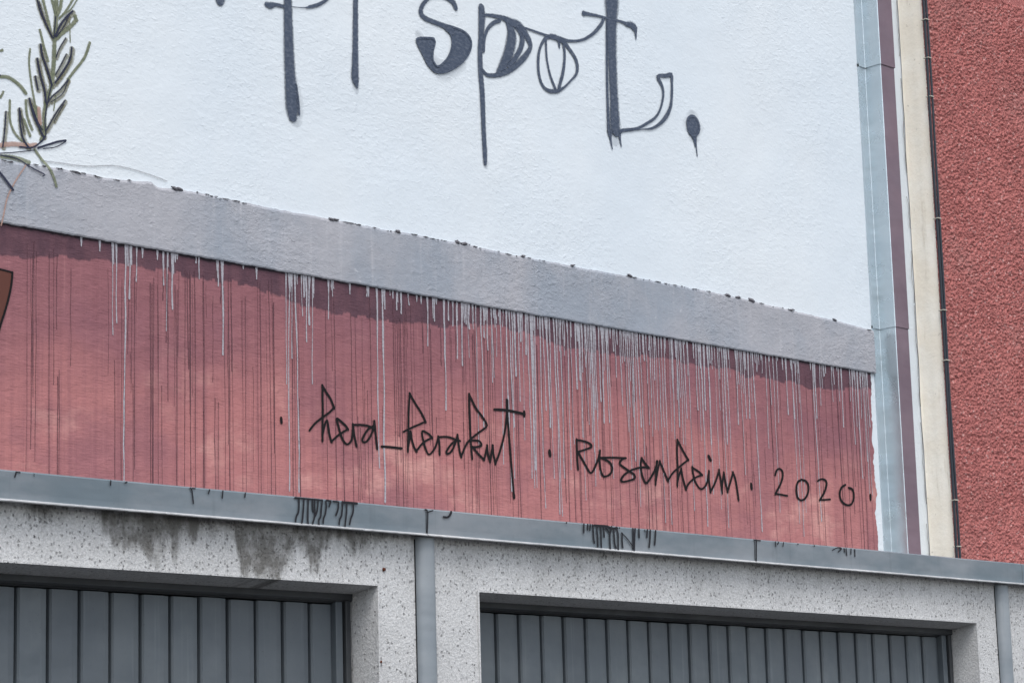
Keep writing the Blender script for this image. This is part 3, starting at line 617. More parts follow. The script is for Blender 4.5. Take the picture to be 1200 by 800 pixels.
def mat_concrete():
    t = NT("washed_concrete")
    x, y, z = t.xyz()
    v = t.pos
    fine = t.noise(v, 140, 5, .65)
    mid = t.noise(v, 26, 4, .6)
    tone = t.ramp(t.noise(v, 2.1, 5, .6), .35, .68)
    c = t.mix(tone, (.60, .60, .595), (.685, .685, .68))
    c = t.mix(t.ramp(fine, .40, .62), t.mix(1.0, c, (.80, .80, .80), 'MULTIPLY'), c)
    # dark grit: single pits and stones, denser in the weathered upper zone
    dens = t.ramp(t.math('ADD', z, t.math('MULTIPLY', t.noise(v, 5.5, 3, .6), .16)), 2.28, 2.56)
    vd = t.n("ShaderNodeTexVoronoi"); t.set(vd.inputs['Vector'], t.map((1, 1, .85), src=v)); vd.inputs['Scale'].default_value = 125
    cs = t.n("ShaderNodeSeparateColor"); t.set(cs.inputs[0], vd.outputs['Color'])
    keep = t.math('GREATER_THAN', cs.outputs[0], t.math('SUBTRACT', .80, t.math('MULTIPLY', dens, .36)))
    rad = t.math('ADD', .06, t.math('MULTIPLY', cs.outputs[1], .34))
    wob = t.math('MULTIPLY', t.math('SUBTRACT', t.noise(v, 330, 3, .6), .5), .60)
    dot = t.ramp(t.math('SUBTRACT', t.math('ADD', vd.outputs['Distance'], wob), rad), -.05, .07, 1.0, 0.0)
    pit = t.math('MULTIPLY', dot, keep)
    c = t.mix(t.math('MULTIPLY', pit, t.math('ADD', .22, t.math('MULTIPLY', cs.outputs[2], .42))), c, (.085, .085, .085))
    vd2 = t.n("ShaderNodeTexVoronoi"); t.set(vd2.inputs['Vector'], v); vd2.inputs['Scale'].default_value = 60
    cs2 = t.n("ShaderNodeSeparateColor"); t.set(cs2.inputs[0], vd2.outputs['Color'])
    big = t.math('MULTIPLY', t.math('GREATER_THAN', cs2.outputs[0], .86), t.ramp(t.math('ADD', vd2.outputs['Distance'], wob), .12, .26, 1.0, 0.0))
    c = t.mix(t.math('MULTIPLY', big, .5), c, (.10, .10, .10))
    # grime washed down from the roof edge: broad blotches on the older bay, thin elsewhere
    bay = t.ramp(x, 5.10, 5.26, 1.0, .12)
    # each run hangs to its own depth below the roof edge
    d1 = t.ramp(t.noise(t.comb(t.math('MULTIPLY', x, 4.6), 7.4, 0.0), 1, 3, .6), .42, .66, 0.0, .15)
    d1 = t.math('MULTIPLY', d1, t.ramp(x, 3.9, 4.45, .45, 1.1))
    blot = t.math('MULTIPLY', t.math('SUBTRACT', t.noise(t.map((9, 1, 7)), 1, 6, .68, .4), .5), .24)
    runv = t.math('MULTIPLY', t.math('SUBTRACT', t.noise(t.map((40, 1, 4)), 1, 4, .6), .5), .08)
    lower = t.math('SUBTRACT', 2.452, d1)
    g = t.ramp(t.math('ADD', t.math('SUBTRACT', z, lower), t.math('ADD', blot, runv)), -.022, .045)
    g = t.math('MULTIPLY', g, t.ramp(t.noise(t.map((14, 1, 11), (2, 0, 5)), 1, 6, .7), .34, .60, .45, 1.1))
    c = t.mix(t.math('MULTIPLY', t.math('MULTIPLY', g, bay), .84), c, (.13, .125, .114))
    runs = t.ramp(t.noise(t.map((30, 1, 1.6), (0, 0, 4)), 1, 4, .6), .50, .74)
    c = t.mix(t.math('MULTIPLY', t.math('MULTIPLY', runs, t.ramp(z, 2.33, 2.46)), .35), c, (.20, .20, .19))
    n = t.bump(t.math('SUBTRACT', t.math('ADD', fine, t.math('MULTIPLY', mid, .6)), t.math('MULTIPLY', t.math('ADD', pit, big), .8)), 0.004)
    return t.base(c, .85, .2)

def mat_sheet(name, c0, c1, rough=.42, metal=0.0, spec=.5, dirt=1.0):
    t = NT(name)
    cl = t.ramp(t.noise(t.map((2.2, 2, 5)), 1, 5, .62), .34, .68)
    c = t.mix(cl, c0, c1)
    run = t.ramp(t.noise(t.map((34, 10, 2.2)), 1, 4, .6), .56, .76)
    c = t.mix(t.math('MULTIPLY', run, .22 * dirt), c, tuple(v * .62 for v in c0))
    dust = t.ramp(t.noise(t.pos, 75, 4, .65), .58, .74)
    c = t.mix(t.math('MULTIPLY', dust, .16 * dirt), c, tuple(v * .55 for v in c0))
    r = t.ramp(t.noise(t.pos, 9, 3, .6), .3, .7, rough - .06, rough + .10)
    t.bump(t.noise(t.map((3, 3, 6)), 1, 3, .5), .010)
    return t.base(c, r, spec, metal)

def mat_door():
    t = NT("anthracite_blue_door_paint")
    oi = t.n("ShaderNodeObjectInfo")
    cl = t.ramp(t.noise(t.map((7, 3, 5)), 1, 5, .6), .35, .7)
    c = t.mix(cl, (.090, .108, .123), (.118, .136, .148))
    c = t.mix(t.ramp(oi.outputs['Random'], 0, 1, 0, .55), c, (.075, .088, .102))
    sp = t.ramp(t.noise(t.pos, 120, 3, .6), .66, .74)
    c = t.mix(t.math('MULTIPLY', sp, .45), c, (.05, .055, .06))
    st = t.ramp(t.noise(t.map((60, 10, 2)), 1, 3, .6), .55, .76)
    c = t.mix(t.math('MULTIPLY', st, .22), c, (.22, .25, .27))
    t.bump(t.noise(t.map((5, 3, 8)), 1, 3, .5), .006)
    return t.base(c, .42, .45)

def mat_roughcast():
    t = NT("red_roughcast")
    v = t.pos
    tone = t.ramp(t.noise(v, 4.0, 5, .6), .35, .68)
    c = t.mix(tone, (.365, .122, .113), (.44, .155, .142))
    gr = t.vor(v, 130, 'F1', 'Color')
    cs = t.n("ShaderNodeSeparateColor"); t.set(cs.inputs[0], gr)
    c = t.mix(t.math('MULTIPLY', cs.outputs[0], .34), c, (.56, .215, .19))
    wh = t.math('GREATER_THAN', cs.outputs[1], .955)
    c = t.mix(t.math('MULTIPLY', wh, .5), c, (.70, .45, .42))
    dk = t.ramp(t.noise(v, 50, 4, .65), .52, .72)
    c = t.mix(t.math('MULTIPLY', dk, .55), c, (.15, .058, .055))
    gy = t.ramp(t.noise(v, 2.6, 4, .6), .50, .70)
    c = t.mix(t.math('MULTIPLY', gy, .40), c, (.36, .175, .16))
    t.bump(t.noise(v, 170, 4, .65), .005)
    return t.base(c, .88, .2)

def mat_cream():
    t = NT("cream_render")
    v = t.pos
    c = t.mix(t.ramp(t.noise(v, 5, 5, .6), .35, .7), (.83, .77, .655), (.885, .85, .76))
    st = t.ramp(t.noise(t.map((30, 30, 4)), 1, 5, .65), .56, .74)
    c = t.mix(t.math('MULTIPLY', st, .4), c, (.50, .42, .31))
    sp = t.ramp(t.noise(v, 60, 3, .6), .66, .75)
    c = t.mix(t.math('MULTIPLY', sp, .4), c, (.30, .26, .20))
    t.bump(t.noise(v, 45, 5, .6), .0022)
    return t.base(c, .85, .2)

def mat_asphalt():
    t = NT("asphalt")
    c = t.mix(t.ramp(t.noise(t.pos, 90, 4, .7), .35, .7), (.045, .046, .05), (.075, .075, .078))
    c = t.mix(t.ramp(t.noise(t.pos, .5, 4, .6), .4, .7, 0, .4), c, (.10, .10, .10))
    t.bump(t.noise(t.pos, 110, 4, .7), .006)
    return t.base(c, .88, .3)

M_WHITE, M_GREY, M_RED = mat_white(), mat_grey(), mat_red()
M_CONC, M_CREAM, M_ROUGH, M_DOOR, M_ASPH = mat_concrete(), mat_cream(), mat_roughcast(), mat_door(), mat_asphalt()
M_FASCIA = mat_sheet("grey_blue_coated_sheet", (.125, .160, .184), (.215, .235, .255), .45)
M_LIP = mat_sheet("bare_sheet_edge", (.40, .41, .42), (.56, .56, .56), .5)
M_PIPE = mat_sheet("zinc_pipe", (.215, .245, .27), (.265, .29, .31), .45)
M_ZINC = mat_sheet("pale_zinc", (.46, .53, .57), (.50, .565, .60), .30, .6, dirt=.08)
M_PLUMREFLECT = mat_sheet("plum_reflection_sheet", (.142, .094, .118), (.172, .114, .138), .42)  # reflection of unmodelled surroundings put into the trim face's colour
M_BLACKFRAME = mat_sheet("dark_frame_paint", (.026, .029, .033), (.04, .044, .048), .5)
M_GAP = mat_solid("dark_gap", (.012, .012, .013), .9, .1)
M_CABLE = mat_solid("black_cable_sheath", (.016, .022, .032), .45, .4)
M_CLIP = mat_solid("pale_clip", (.48, .45, .38), .5, .4)
M_RUBBLE = mat_solid("dark_mortar", (.155, .15, .165), .9, .1)
M_INK = mat_paint("slate_spray_paint", (.055, .073, .110), soft=.28, rag=.75, rag_scale=120, rough=.7, var=(.105, .125, .165))
M_SPRAY = mat_paint("slate_overspray", (.10, .12, .16), soft=.70, rag=.9, rag_scale=170, rough=.7, alpha=.17)
M_INKFILL = None
M_SIG = mat_paint("black_spray_paint", (.006, .005, .006), soft=.10, rag=.22, rag_scale=70, rough=.8, relief=False)
M_GDRIP = mat_paint("grey_paint_runs", (.43, .425, .46), soft=.22, rag=.65, rag_scale=45, alpha=.90, relief=False, var=(.30, .28, .31))
M_DDRIP = mat_paint("dark_plum_runs", (.105, .045, .058), soft=.3, rag=.9, rag_scale=24, alpha=.62, relief=False)
M_BDRIP = mat_paint("black_paint_runs", (.014, .014, .018), soft=.10, rag=.25, rag_scale=90, relief=False)
M_TWD = mat_paint("navy_brush_line", (.022, .026, .052), soft=.2, rag=.45, rag_scale=130)
M_TWO = mat_paint("olive_brush_line", (.145, .165, .105), soft=.35, rag=1.2, rag_scale=150, alpha=.92, var=(.24, .25, .17))
M_TWP = mat_paint("pinkish_brush_line", (.42, .27, .22), soft=.25, rag=.9, rag_scale=150, alpha=.75)
M_HAIR = mat_paint("hairline_mark", (.35, .36, .38), soft=.3, rag=.9, rag_scale=120, alpha=.8)
M_POT = mat_solid("rust_brown_paint", (.105, .036, .025), .7)

# ------------------------------------------------------------------ ground
g = obj("ground", mesh("ground", [(-600, -600, 0), (600, -600, 0), (600, 600, 0), (-600, 600, 0)], [(0, 1, 2, 3)]), M_ASPH)
g["kind"] = "structure"

# ------------------------------------------------------------------ gable wall with the mural
gable = empty("mural_house", "white plastered house wall with painted lettering, grey band and rose-red field", "building", (4.8, YM, 0))
def child(o, parent):
    o.parent = parent
    o.matrix_parent_inverse = Matrix.Translation(parent.location).inverted()
    return o

# plaster body: a thick slab, front on YM
body = child(obj("plaster_wall", box_mesh("plaster_wall", X_WALL_L, X_CORNER + .9, YM, YM + .45, 0, 6.8), M_WHITE), gable)

rnd = random.Random(11)
def rag(x, amp, f, seed):
    return amp * (noise.noise((x * f, seed, 0)) + .5 * noise.noise((x * f * 2.7, seed, 3)) + .35 * noise.noise((x * f * 8, seed, 5)))

# rose-red field: thin coat with a ragged right-hand edge that leaves a sliver of white wall
def red_field():
    zs = [2.36 + (Z_BAND0 + .02 - 2.36) * i / 170 for i in range(171)]
    vs, fs = [], []
    for z in zs:
        xe = 7.893 + rag(z, .016, 9, 2.0) + .02 * max(0, (z - 3.0)) / .3 * .8
        for x in (X_WALL_L, 4.0, 6.0, 7.5, min(xe, 7.925)):
            vs.append((x, YM - .0035, z))
    for j in range(170):
        for i in range(4):
            a = j * 5 + i
            fs.append((a, a + 1, a + 6, a + 5))
    return mesh("red_field", vs, fs)
red = child(obj("red_field", red_field(), M_RED), gable)
red["label"] = "rose-red painted field with dark plum upper edge"

# grey band: a slightly proud strip with broken upper edge
def band_top(x):
    for (xa, za), (xb, zb) in zip(BAND_TOP, BAND_TOP[1:]):
        if xa <= x <= xb:
            z = za + (zb - za) * (x - xa) / (xb - xa)
            break
    else:
        z = BAND_TOP[0][1] if x < BAND_TOP[0][0] else BAND_TOP[-1][1]
    return z + rag(x, .0035, 9, 7.0) + rag(x, .0026, 45, 4.0)
def on_band(x, z):
    t_ = min(1, max(0, (band_top(x) + .02 - z) / .03))
    return .0135 * t_
def grey_band():
    n = 900
    vs, fs = [], []
    for i in range(n + 1):
        x = X_WALL_L + (X_FLANGE - .002 - X_WALL_L) * i / n
        zt = band_top(x)
        zb = Z_BAND0 + rag(x, .0022, 9, 1.0) + rag(x, .0016, 50, 9.0)
        y = YM - .013
        vs += [(x, YM + .01, zt + .004), (x, y + .004, zt), (x, y, zt - .008), (x, y, zb + .004), (x, y + .002, zb), (x, YM + .01, zb)]
    for i in range(n):
        for k in range(5):
            a = i * 6 + k
            fs.append((a, a + 1, a + 7, a + 6))
    return mesh("grey_band", vs, fs, False)
band = child(obj("grey_band", grey_band(), M_GREY), gable)
band["label"] = "grey painted band standing slightly proud of the wall"

def lump_mesh(w, h):
    bm = bmesh.new()
    bmesh.ops.create_icosphere(bm, subdivisions=2, radius=1)
    for v in bm.verts:
        k = 1 + .75 * noise.noise(v.co * 2.1 + Vector((w * 900, 0, 0)))
        v.co = Vector((v.co.x * w * k, v.co.y * .006, v.co.z * h * k))
    me = bpy.data.meshes.new("mortar_lump")
    bm.to_mesh(me); bm.free()
    return me
for (x, z) in LUMPS:
    o = child(obj("mortar_lump", lump_mesh(rnd.uniform(.009, .019), rnd.uniform(.0032, .006)), M_RUBBLE), gable)
    o.location = (x, YM - .012, band_top(x) + .001)
    o.rotation_euler = (0, rnd.uniform(-.2, .35), 0)
# crumbs of broken edge along the band's upper rim
vs, fs = [], []
for i in range(210):
    x = rnd.uniform(3.6, 7.9)
    z = band_top(x) - .001
    if noise.noise((x * 2.3, 8, 1)) < -.05:
        continue
    w, h = rnd.choice((.004, .006, .009, .016)), rnd.uniform(.0008, .0026)
    b = len(vs)
    y = YM - .0145 - rnd.uniform(0, .002)
    ring = 7
    for k in range(ring):
        a = 2 * math.pi * k / ring
        vs.append((x + w * math.cos(a) * rnd.uniform(.6, 1.2), y + .003, z + h * math.sin(a) * rnd.uniform(.6, 1.3)))
    vs.append((x, y - .002, z))
    fs += [(b + k, b + (k + 1) % ring, b + ring) for k in range(ring)]
o = child(obj("band_edge_crumbs", mesh("band_edge_crumbs", vs, fs), M_RUBBLE), gable)
o["kind"] = "stuff"

def painted(name, strokes, mat, y=YM, label=None, **kw):
    o = child(ribbons(name, strokes, y, mat, None, **kw), gable)
    if label:
        o["label"] = label
    return o

# dark runs: hundreds of thin vertical trickles over the whole red field
def dark_runs():
    out = []
    x = 3.3
    while x < 7.9:
        x += rnd.expovariate(1 / (.006 + .022 * max(0, .5 + 1.2 * noise.noise((x * 2.1, 6, 0)))))
        if x > 7.9:
            break
        z1 = Z_BAND0 - rnd.uniform(.03, .11)
        z0 = 2.42 if rnd.random() < .45 else z1 - rnd.uniform(.06, .62)
        if rnd.random() < .22:
            z1 = rnd.uniform(2.75, 3.0)
        w = rnd.choice((.0013, .0018, .0022, .0030))
        pts = []
        n = 7
        dx = 0
        for k in range(n + 1):
            dx += rnd.uniform(-.0016, .0016)
            pts.append((x + dx, z1 + (z0 - z1) * k / n, w * rnd.uniform(.7, 1.15)))
        if pts[0][1] - pts[-1][1] > .05:
            out.append(pts)
    return out
painted("dark_paint_runs", dark_runs(), M_DDRIP, lift=.0042, step=.05, grow=1.5)["kind"] = "stuff"

# grey runs from the band
def grey_runs():
    out = []
    for (x, z0, w) in GREY_DRIPS:
        n = max(3, int((Z_BAND0 - z0) / .06))
        w *= rnd.choice((.66, .8, .92, 1.05))
        pts = [(x, Z_BAND0 + .004, w * 1.5)]
        dx = 0
        for k in range(1, n + 1):
            dx += rnd.uniform(-.0026, .0026)
            fall = 1.0 - .35 * k / n
            pts.append((x + dx, Z_BAND0 + (z0 - Z_BAND0) * k / n, w * fall * rnd.uniform(.62, 1.12)))
        pts[-1] = (pts[-1][0], pts[-1][1], w * rnd.uniform(.75, 1.0))          # the bead where a run dried
        out.append(pts)
        if rnd.random() < .5:      # a short one beside it
            xx = x + rnd.uniform(-.02, .02)
            out.append([(xx, Z_BAND0 + .004, w * 1.2), (xx, Z_BAND0 - .02, w * .8), (xx + .001, Z_BAND0 - rnd.uniform(.03, .07), w * .6)])
    for k in range(75):      # finer, thinner runs filling the centre and right
        x = rnd.triangular(5.55, 7.88, 6.3)
        l = rnd.uniform(.08, .2) if rnd.random() < .5 else rnd.uniform(.2, .62)
        w = rnd.uniform(.0026, .0042)
        pts, dx = [(x, Z_BAND0 + .004, w * 1.6)], 0
        for j in range(1, 7):
            dx += rnd.uniform(-.0022, .0022)
            pts.append((x + dx, Z_BAND0 - l * j / 6, w * rnd.uniform(.6, 1.1)))
        out.append(pts)
    x = 3.6
    while x < 7.9:
        x += rnd.expovariate(1 / (.05 if x > 5.6 else .12))
        l = rnd.uniform(.012, .04)
        out.append([(x, Z_BAND0 + .004, .011), (x, Z_BAND0 - l * .4, .007), (x, Z_BAND0 - l, .004)])
    return out
painted("grey_paint_runs", grey_runs(), M_GDRIP, lift=.0050, step=.03, grow=1.12, label="thin grey trickles of paint running down from the grey band")["kind"] = "stuff"

def clusters(strokes, gap=.004):
    """groups of strokes that touch one another"""
    S = [catmull(s, .01) for s in strokes]
    par = list(range(len(S)))
    def find(a):
        while par[a] != a:
            a = par[a]
        return a
    for i in range(len(S)):
        for j in range(i):
            if find(i) != find(j) and any((Vector(p[:2]) - Vector(q[:2])).length < (p.z + q.z) * .5 + gap for p in S[i] for q in S[j]):
                par[find(i)] = find(j)
    out = {}
    for i, s in enumerate(strokes):
        out.setdefault(find(i), []).append(s)
    return list(out.values())
def lettering(strokes, mat, name, dot_name, label=None, **kw):
    for cl in clusters(strokes):
        w_ = max(p[0] for s in cl for p in s) - min(p[0] for s in cl for p in s)
        h_ = max(p[1] for s in cl for p in s) - min(p[1] for s in cl for p in s)
        painted(dot_name if max(w_, h_) < .17 and w_ < .03 else name, cl, mat, label=label if w_ > .3 else None, **kw)
lettering(BIG, M_INK, "large_letter", "full_stop", "slate-blue joined letters of the word spot", lift=.003, grow=1.35)
painted("lettering_overspray", [[(4.995, 3.90, .050), (5.008, 3.83, .062), (5.013, 3.775, .045)], [(5.262, 3.97, .018), (5.265, 3.93, .03), (5.268, 3.915, .018)],
        [(6.914, 4.125, .06), (6.914, 4.095, .10), (6.916, 4.06, .06)], [(6.48, 4.06, .05), (6.482, 4.01, .075), (6.484, 3.97, .05)],
        [(5.545, 4.16, .03), (5.60, 4.085, .05), (5.66, 4.06, .06), (5.74, 4.10, .04)], [(5.84, 3.83, .018), (5.838, 3.77, .026)]], M_SPRAY, lift=.0012, grow=1.2)["kind"] = "stuff"
# the swollen belly of the s
tris = geometry.tessellate_polygon([[Vector((x, z, 0)) for x, z in S_BELLY]])
me = mesh("letter_belly", [(x, YM - .0024, z) for x, z in S_BELLY], [tuple(t_) for t_ in tris])
lay = me.uv_layers.new(name="stroke")
for lp in me.loops:
    lay.data[lp.index].uv = (.5, 0)
child(obj("letter_belly", me, M_INK), gable)
# the full stop after the word: a sprayed blob
blob = [(6.9113 + .0335 * math.cos(a_) * (1 + .05 * math.sin(3 * a_ + 1)), 4.094 + .037 * math.sin(a_) * (1 + .04 * math.sin(2 * a_)) ) for a_ in [2 * math.pi * k / 30 for k in range(30)]]
me = mesh("full_stop", [(x, YM - .0024, z) for x, z in blob], [tuple(range(29, -1, -1))])
lay = me.uv_layers.new(name="stroke")
for lp in me.loops:
    lay.data[lp.index].uv = (.5, 0)
child(obj("full_stop", me, M_INK), gable)
painted("full_stop_rim", [[(x, z, .010) for x, z in blob + blob[:1]]], M_INK, lift=.0036, grow=1.3, cap=False)
painted("letter_belly_outline", [[(x, z, .007) for x, z in S_BELLY + S_BELLY[:1]]], M_INK, lift=.0036, grow=1.3)

words = {"name_signature": ([], "black handwritten signature reading hera_herakut"),
         "town_signature": ([], "black handwritten word Rosenheim"),
         "year_signature": ([], "black handwritten year 2020")}
for s in SIG:
    mx = sum(p[0] for p in s) / len(s)
    k = "name_signature" if mx < 6.1 else ("town_signature" if mx < 7.27 else "year_signature")
    words[k][0].append(s)
for k, (ss, lab) in words.items():
    lettering(ss, M_SIG, k, "painted_dot", lab, lift=.0058, grow=.86, step=.004)

painted("twig_leaf_wash", TWIG_OLIVE, M_TWO, lift=.0016, grow=2.0, surf=on_band)["kind"] = "stuff"
M_WASH = mat_paint("brown_olive_wash", (.20, .19, .12), soft=.45, rag=1.2, rag_scale=120, alpha=.62, var=(.33, .33, .26))
painted("twig_needle_wash", [[(x + .004, z - .003, w_ * 2.1 + .003) for x, z, w_ in s] for s in TWIG_DARK[:22]], M_WASH, lift=.0010, grow=1.5, surf=on_band)["kind"] = "stuff"
painted("twig_bark_wash", TWIG_PINK, M_TWP, lift=.0024, grow=1.4, surf=on_band)["kind"] = "stuff"
painted("twig_outline", TWIG_DARK, M_TWD, lift=.0032, grow=1.2, surf=on_band, label="dark ink outline of a painted needle twig")["kind"] = "stuff"
painted("hairline", HAIRLINE, M_HAIR, lift=.003, grow=1.6)
bm = bmesh.new()
bm.faces.new([bm.verts.new((x, YM - .0056, z)) for x, z in POT])
bmesh.ops.triangulate(bm, faces=bm.faces[:])
me = bpy.data.meshes.new("painted_pot"); bm.to_mesh(me); bm.free()
o = child(obj("painted_brown_shape", me, M_POT), gable)
painted("painted_shape_outline", POT_LINE, M_SIG, lift=.0064, grow=1.3)

# sheet-metal corner trim: flange on the wall, side returning forward, face with a plum-grey reflection painted in
trim = bpy.data.objects.new("corner_trim", None)
col.objects.link(trim)
trim.location = (7.99, YM, 2.4)
child(trim, gable)
trim.location = (7.99, YM, 2.4)
trim["label"] = "folded metal corner trim, pale blue side and plum-grey face"
def trim_section(z0, z1, e):
    yb = YM - .006 - e
    yf = YM - .082 - e
    x0, x1, x2 = X_FLANGE + .001, 7.974 - e, 8.057 + e
    vs, fs = [], []
    def strip(pts):
        b = len(vs)
        for z in (z0, z1):
            vs.extend((x, y, z) for x, y in pts)
        k = len(pts)
        fs.extend((b + i, b + i + 1, b + i + 1 + k, b + i + k) for i in range(k - 1))
    strip([(x0, YM + .002), (x0, yb), (x1 - .0015, yb), (x1, yb - .0015), (x1, yf + .0022), (x1 + .0022, yf)])
    side = mesh("trim_side", vs, fs)
    vs2 = [(x1 + .0022, yf, z0), (x2, yf, z0), (x2, YM + .002, z0), (x1 + .0022, yf, z1), (x2, yf, z1), (x2, YM + .002, z1)]
    face = mesh("trim_face", vs2, [(0, 1, 4, 3), (1, 2, 5, 4)])
    return side, face
def under(o, parent):
    o.parent = parent
    o.matrix_parent_inverse = (Matrix.Translation(parent.location) if parent.parent is None else Matrix.Translation(parent.location)).inverted()
    return o
for z0, z1, e in ((2.40, 3.475, .0), (3.4635, 4.529, .0028), (4.517, 5.72, .0062), (5.708, 6.8, .0034)):
    s, f_ = trim_section(z0, z1, e)
    under(obj("trim_side", s, M_ZINC), trim)
    under(obj("trim_face", f_, M_PLUMREFLECT), trim)

# ------------------------------------------------------------------ red house next door
redh = empty("roughcast_house", "neighbouring house in coarse red roughcast with cream side edge", "building", (8.9, Y_RED, 0))
def roughcast(x0, x1, z0, z1, cell):
    import numpy as np
    nx, nz = int((x1 - x0) / cell), int((z1 - z0) / cell)
    rs = np.random.RandomState(4)
    H = np.zeros((nz + 1, nx + 1))
    n = int((x1 - x0) * (z1 - z0) / (.0060 ** 2))
    gx = rs.rand(n) * nx; gz = rs.rand(n) * nz
    gr = rs.uniform(.55, 1.25, n) * .0052 / cell
    gh = rs.uniform(.15, 1.0, n) * .0095
    asp = rs.uniform(.75, 1.6, n); ang = rs.uniform(-.5, .5, n)
    R = int(.02 / cell) + 1
    for i in range(n):
        cx, cz, r = gx[i], gz[i], gr[i]
        a0, a1 = max(0, int(cx) - R), min(nx, int(cx) + R)
        b0, b1 = max(0, int(cz) - R), min(nz, int(cz) + R)
        if a1 <= a0 or b1 <= b0:
            continue
        xx = np.arange(a0, a1 + 1)[None, :] - cx
        zz = np.arange(b0, b1 + 1)[:, None] - cz
        c, s = math.cos(ang[i]), math.sin(ang[i])
        u = (xx * c + zz * s) / asp[i]; v = -xx * s + zz * c
        q = 1 - (u * u + v * v) / (r * r)
        hh = gh[i] * np.sqrt(np.clip(q, 0, 1))
        sub = H[b0:b1 + 1, a0:a1 + 1]
        np.maximum(sub, hh, out=sub)
    X, Z = np.meshgrid(np.linspace(x0, x1, nx + 1), np.linspace(z0, z1, nz + 1))
    H[:, 0] *= .3
    V = np.stack([X, Y_RED - H, Z], -1).reshape(-1, 3)
    idx = np.arange((nz + 1) * (nx + 1)).reshape(nz + 1, nx + 1)
    F = np.stack([idx[:-1, :-1], idx[:-1, 1:], idx[1:, 1:], idx[1:, :-1]], -1).reshape(-1, 4)
    me = bpy.data.meshes.new("roughcast")
    me.vertices.add(len(V)); me.vertices.foreach_set("co", V.ravel())
    me.loops.add(F.size); me.loops.foreach_set("vertex_index", F.ravel())
    me.polygons.add(len(F)); me.polygons.foreach_set("loop_start", np.arange(0, F.size, 4))
    me.polygons.foreach_set("use_smooth", np.ones(len(F), dtype=bool))
    me.update(calc_edges=True); me.validate()
    return me
child(obj("roughcast_front", roughcast(X_CORNER + .003, 9.15, 2.45, 4.95, .0029), M_ROUGH), redh)
child(obj("front_wall", mesh("front_wall", [(9.15, Y_RED, 0), (13, Y_RED, 0), (13, Y_RED, 6.8), (9.15, Y_RED, 6.8),
      (X_CORNER + .003, Y_RED, 4.95), (9.15, Y_RED, 4.95), (9.15, Y_RED, 6.8), (X_CORNER + .003, Y_RED, 6.8),
      (X_CORNER + .003, Y_RED, 0), (9.15, Y_RED, 0), (9.15, Y_RED, 2.45), (X_CORNER + .003, Y_RED, 2.45)],
      [(0, 1, 2, 3), (4, 5, 6, 7), (8, 9, 10, 11)]), M_ROUGH), redh)
# cream side return with an uneven inner edge
def cream_side():
    n = 160
    vs, fs = [], []
    for i in range(n + 1):
        z = 2.3 + 4.5 * i / n
        vs += [(X_CORNER - .004 - .012 * abs(noise.noise((z * 3, 1, 0))), YM - .004, z), (X_CORNER + rag(z, .004, 6, 2), YM - .013, z), (X_CORNER + rag(z, .002, 5, 6), YM - .06, z), (X_CORNER + .001, Y_RED + .002, z), (X_CORNER + .004, Y_RED - .001, z)]
    for i in range(n):
        for k in range(4):
            a = i * 5 + k
            fs.append((a, a + 1, a + 6, a + 5))
    return mesh("cream_side", vs, fs, True)
o = child(obj("cream_side", cream_side(), M_CREAM), redh)
o["label"] = "cream rendered side edge of the red house"
crack = []
z = 2.5
while z < 5.2:
    l = rnd.uniform(.05, .4)
    pts = [(X_CORNER - .016 + rag(zz, .010, 12, 2), zz, .003 + .005 * max(0, noise.noise((zz * 20, 4, 0)))) for zz in [z + l * k / 8 for k in range(9)]]
    crack.append(pts)
    z += l + rnd.uniform(-.02, .12)
child(ribbons("joint_crack", crack, YM, mat_paint("joint_crack_shadow", (.12, .11, .10), soft=.2, rag=.9, rag_scale=120, alpha=.8, relief=False), None, lift=.006, grow=1.3, step=.02), redh)["kind"] = "stuff"

# ------------------------------------------------------------------ black cable up the corner
cable = empty("wall_cable", "black cable clipped up the corner between cream edge and red roughcast", "cable", (X_CORNER, Y_RED - .02, 2.5))
def strand(off, ph):
    path = []
    for i in range(140):
        z = 2.46 + 4.3 * i / 139
        sp = .5 + .5 * math.sin(z * 3.1 + ph)
        path.append((X_CORNER - .004 + off * (.7 + .75 * sp) + .0015 * math.sin(z * 7 + ph), Y_RED - .0205 - (.004 if off > 0 else 0), z))
    return path
for off, ph, r in ((-.0058, 0.3, .0054), (.0054, 0.9, .0048)):
    child(obj("cable_strand", tube("cable_strand", strand(off, ph), r), M_CABLE), cable)
clip_me = box_mesh("cable_clip", -.014, .010, -.009, .016, -.002, .002, .0008)
for z in (2.62, 2.80, 3.35, 3.55, 4.42, 4.58, 4.74, 3.92):
    o = obj("cable_clip", clip_me, M_CLIP)
    o.location = (X_CORNER - .002, Y_RED - .022, z)
    child(o, cable)

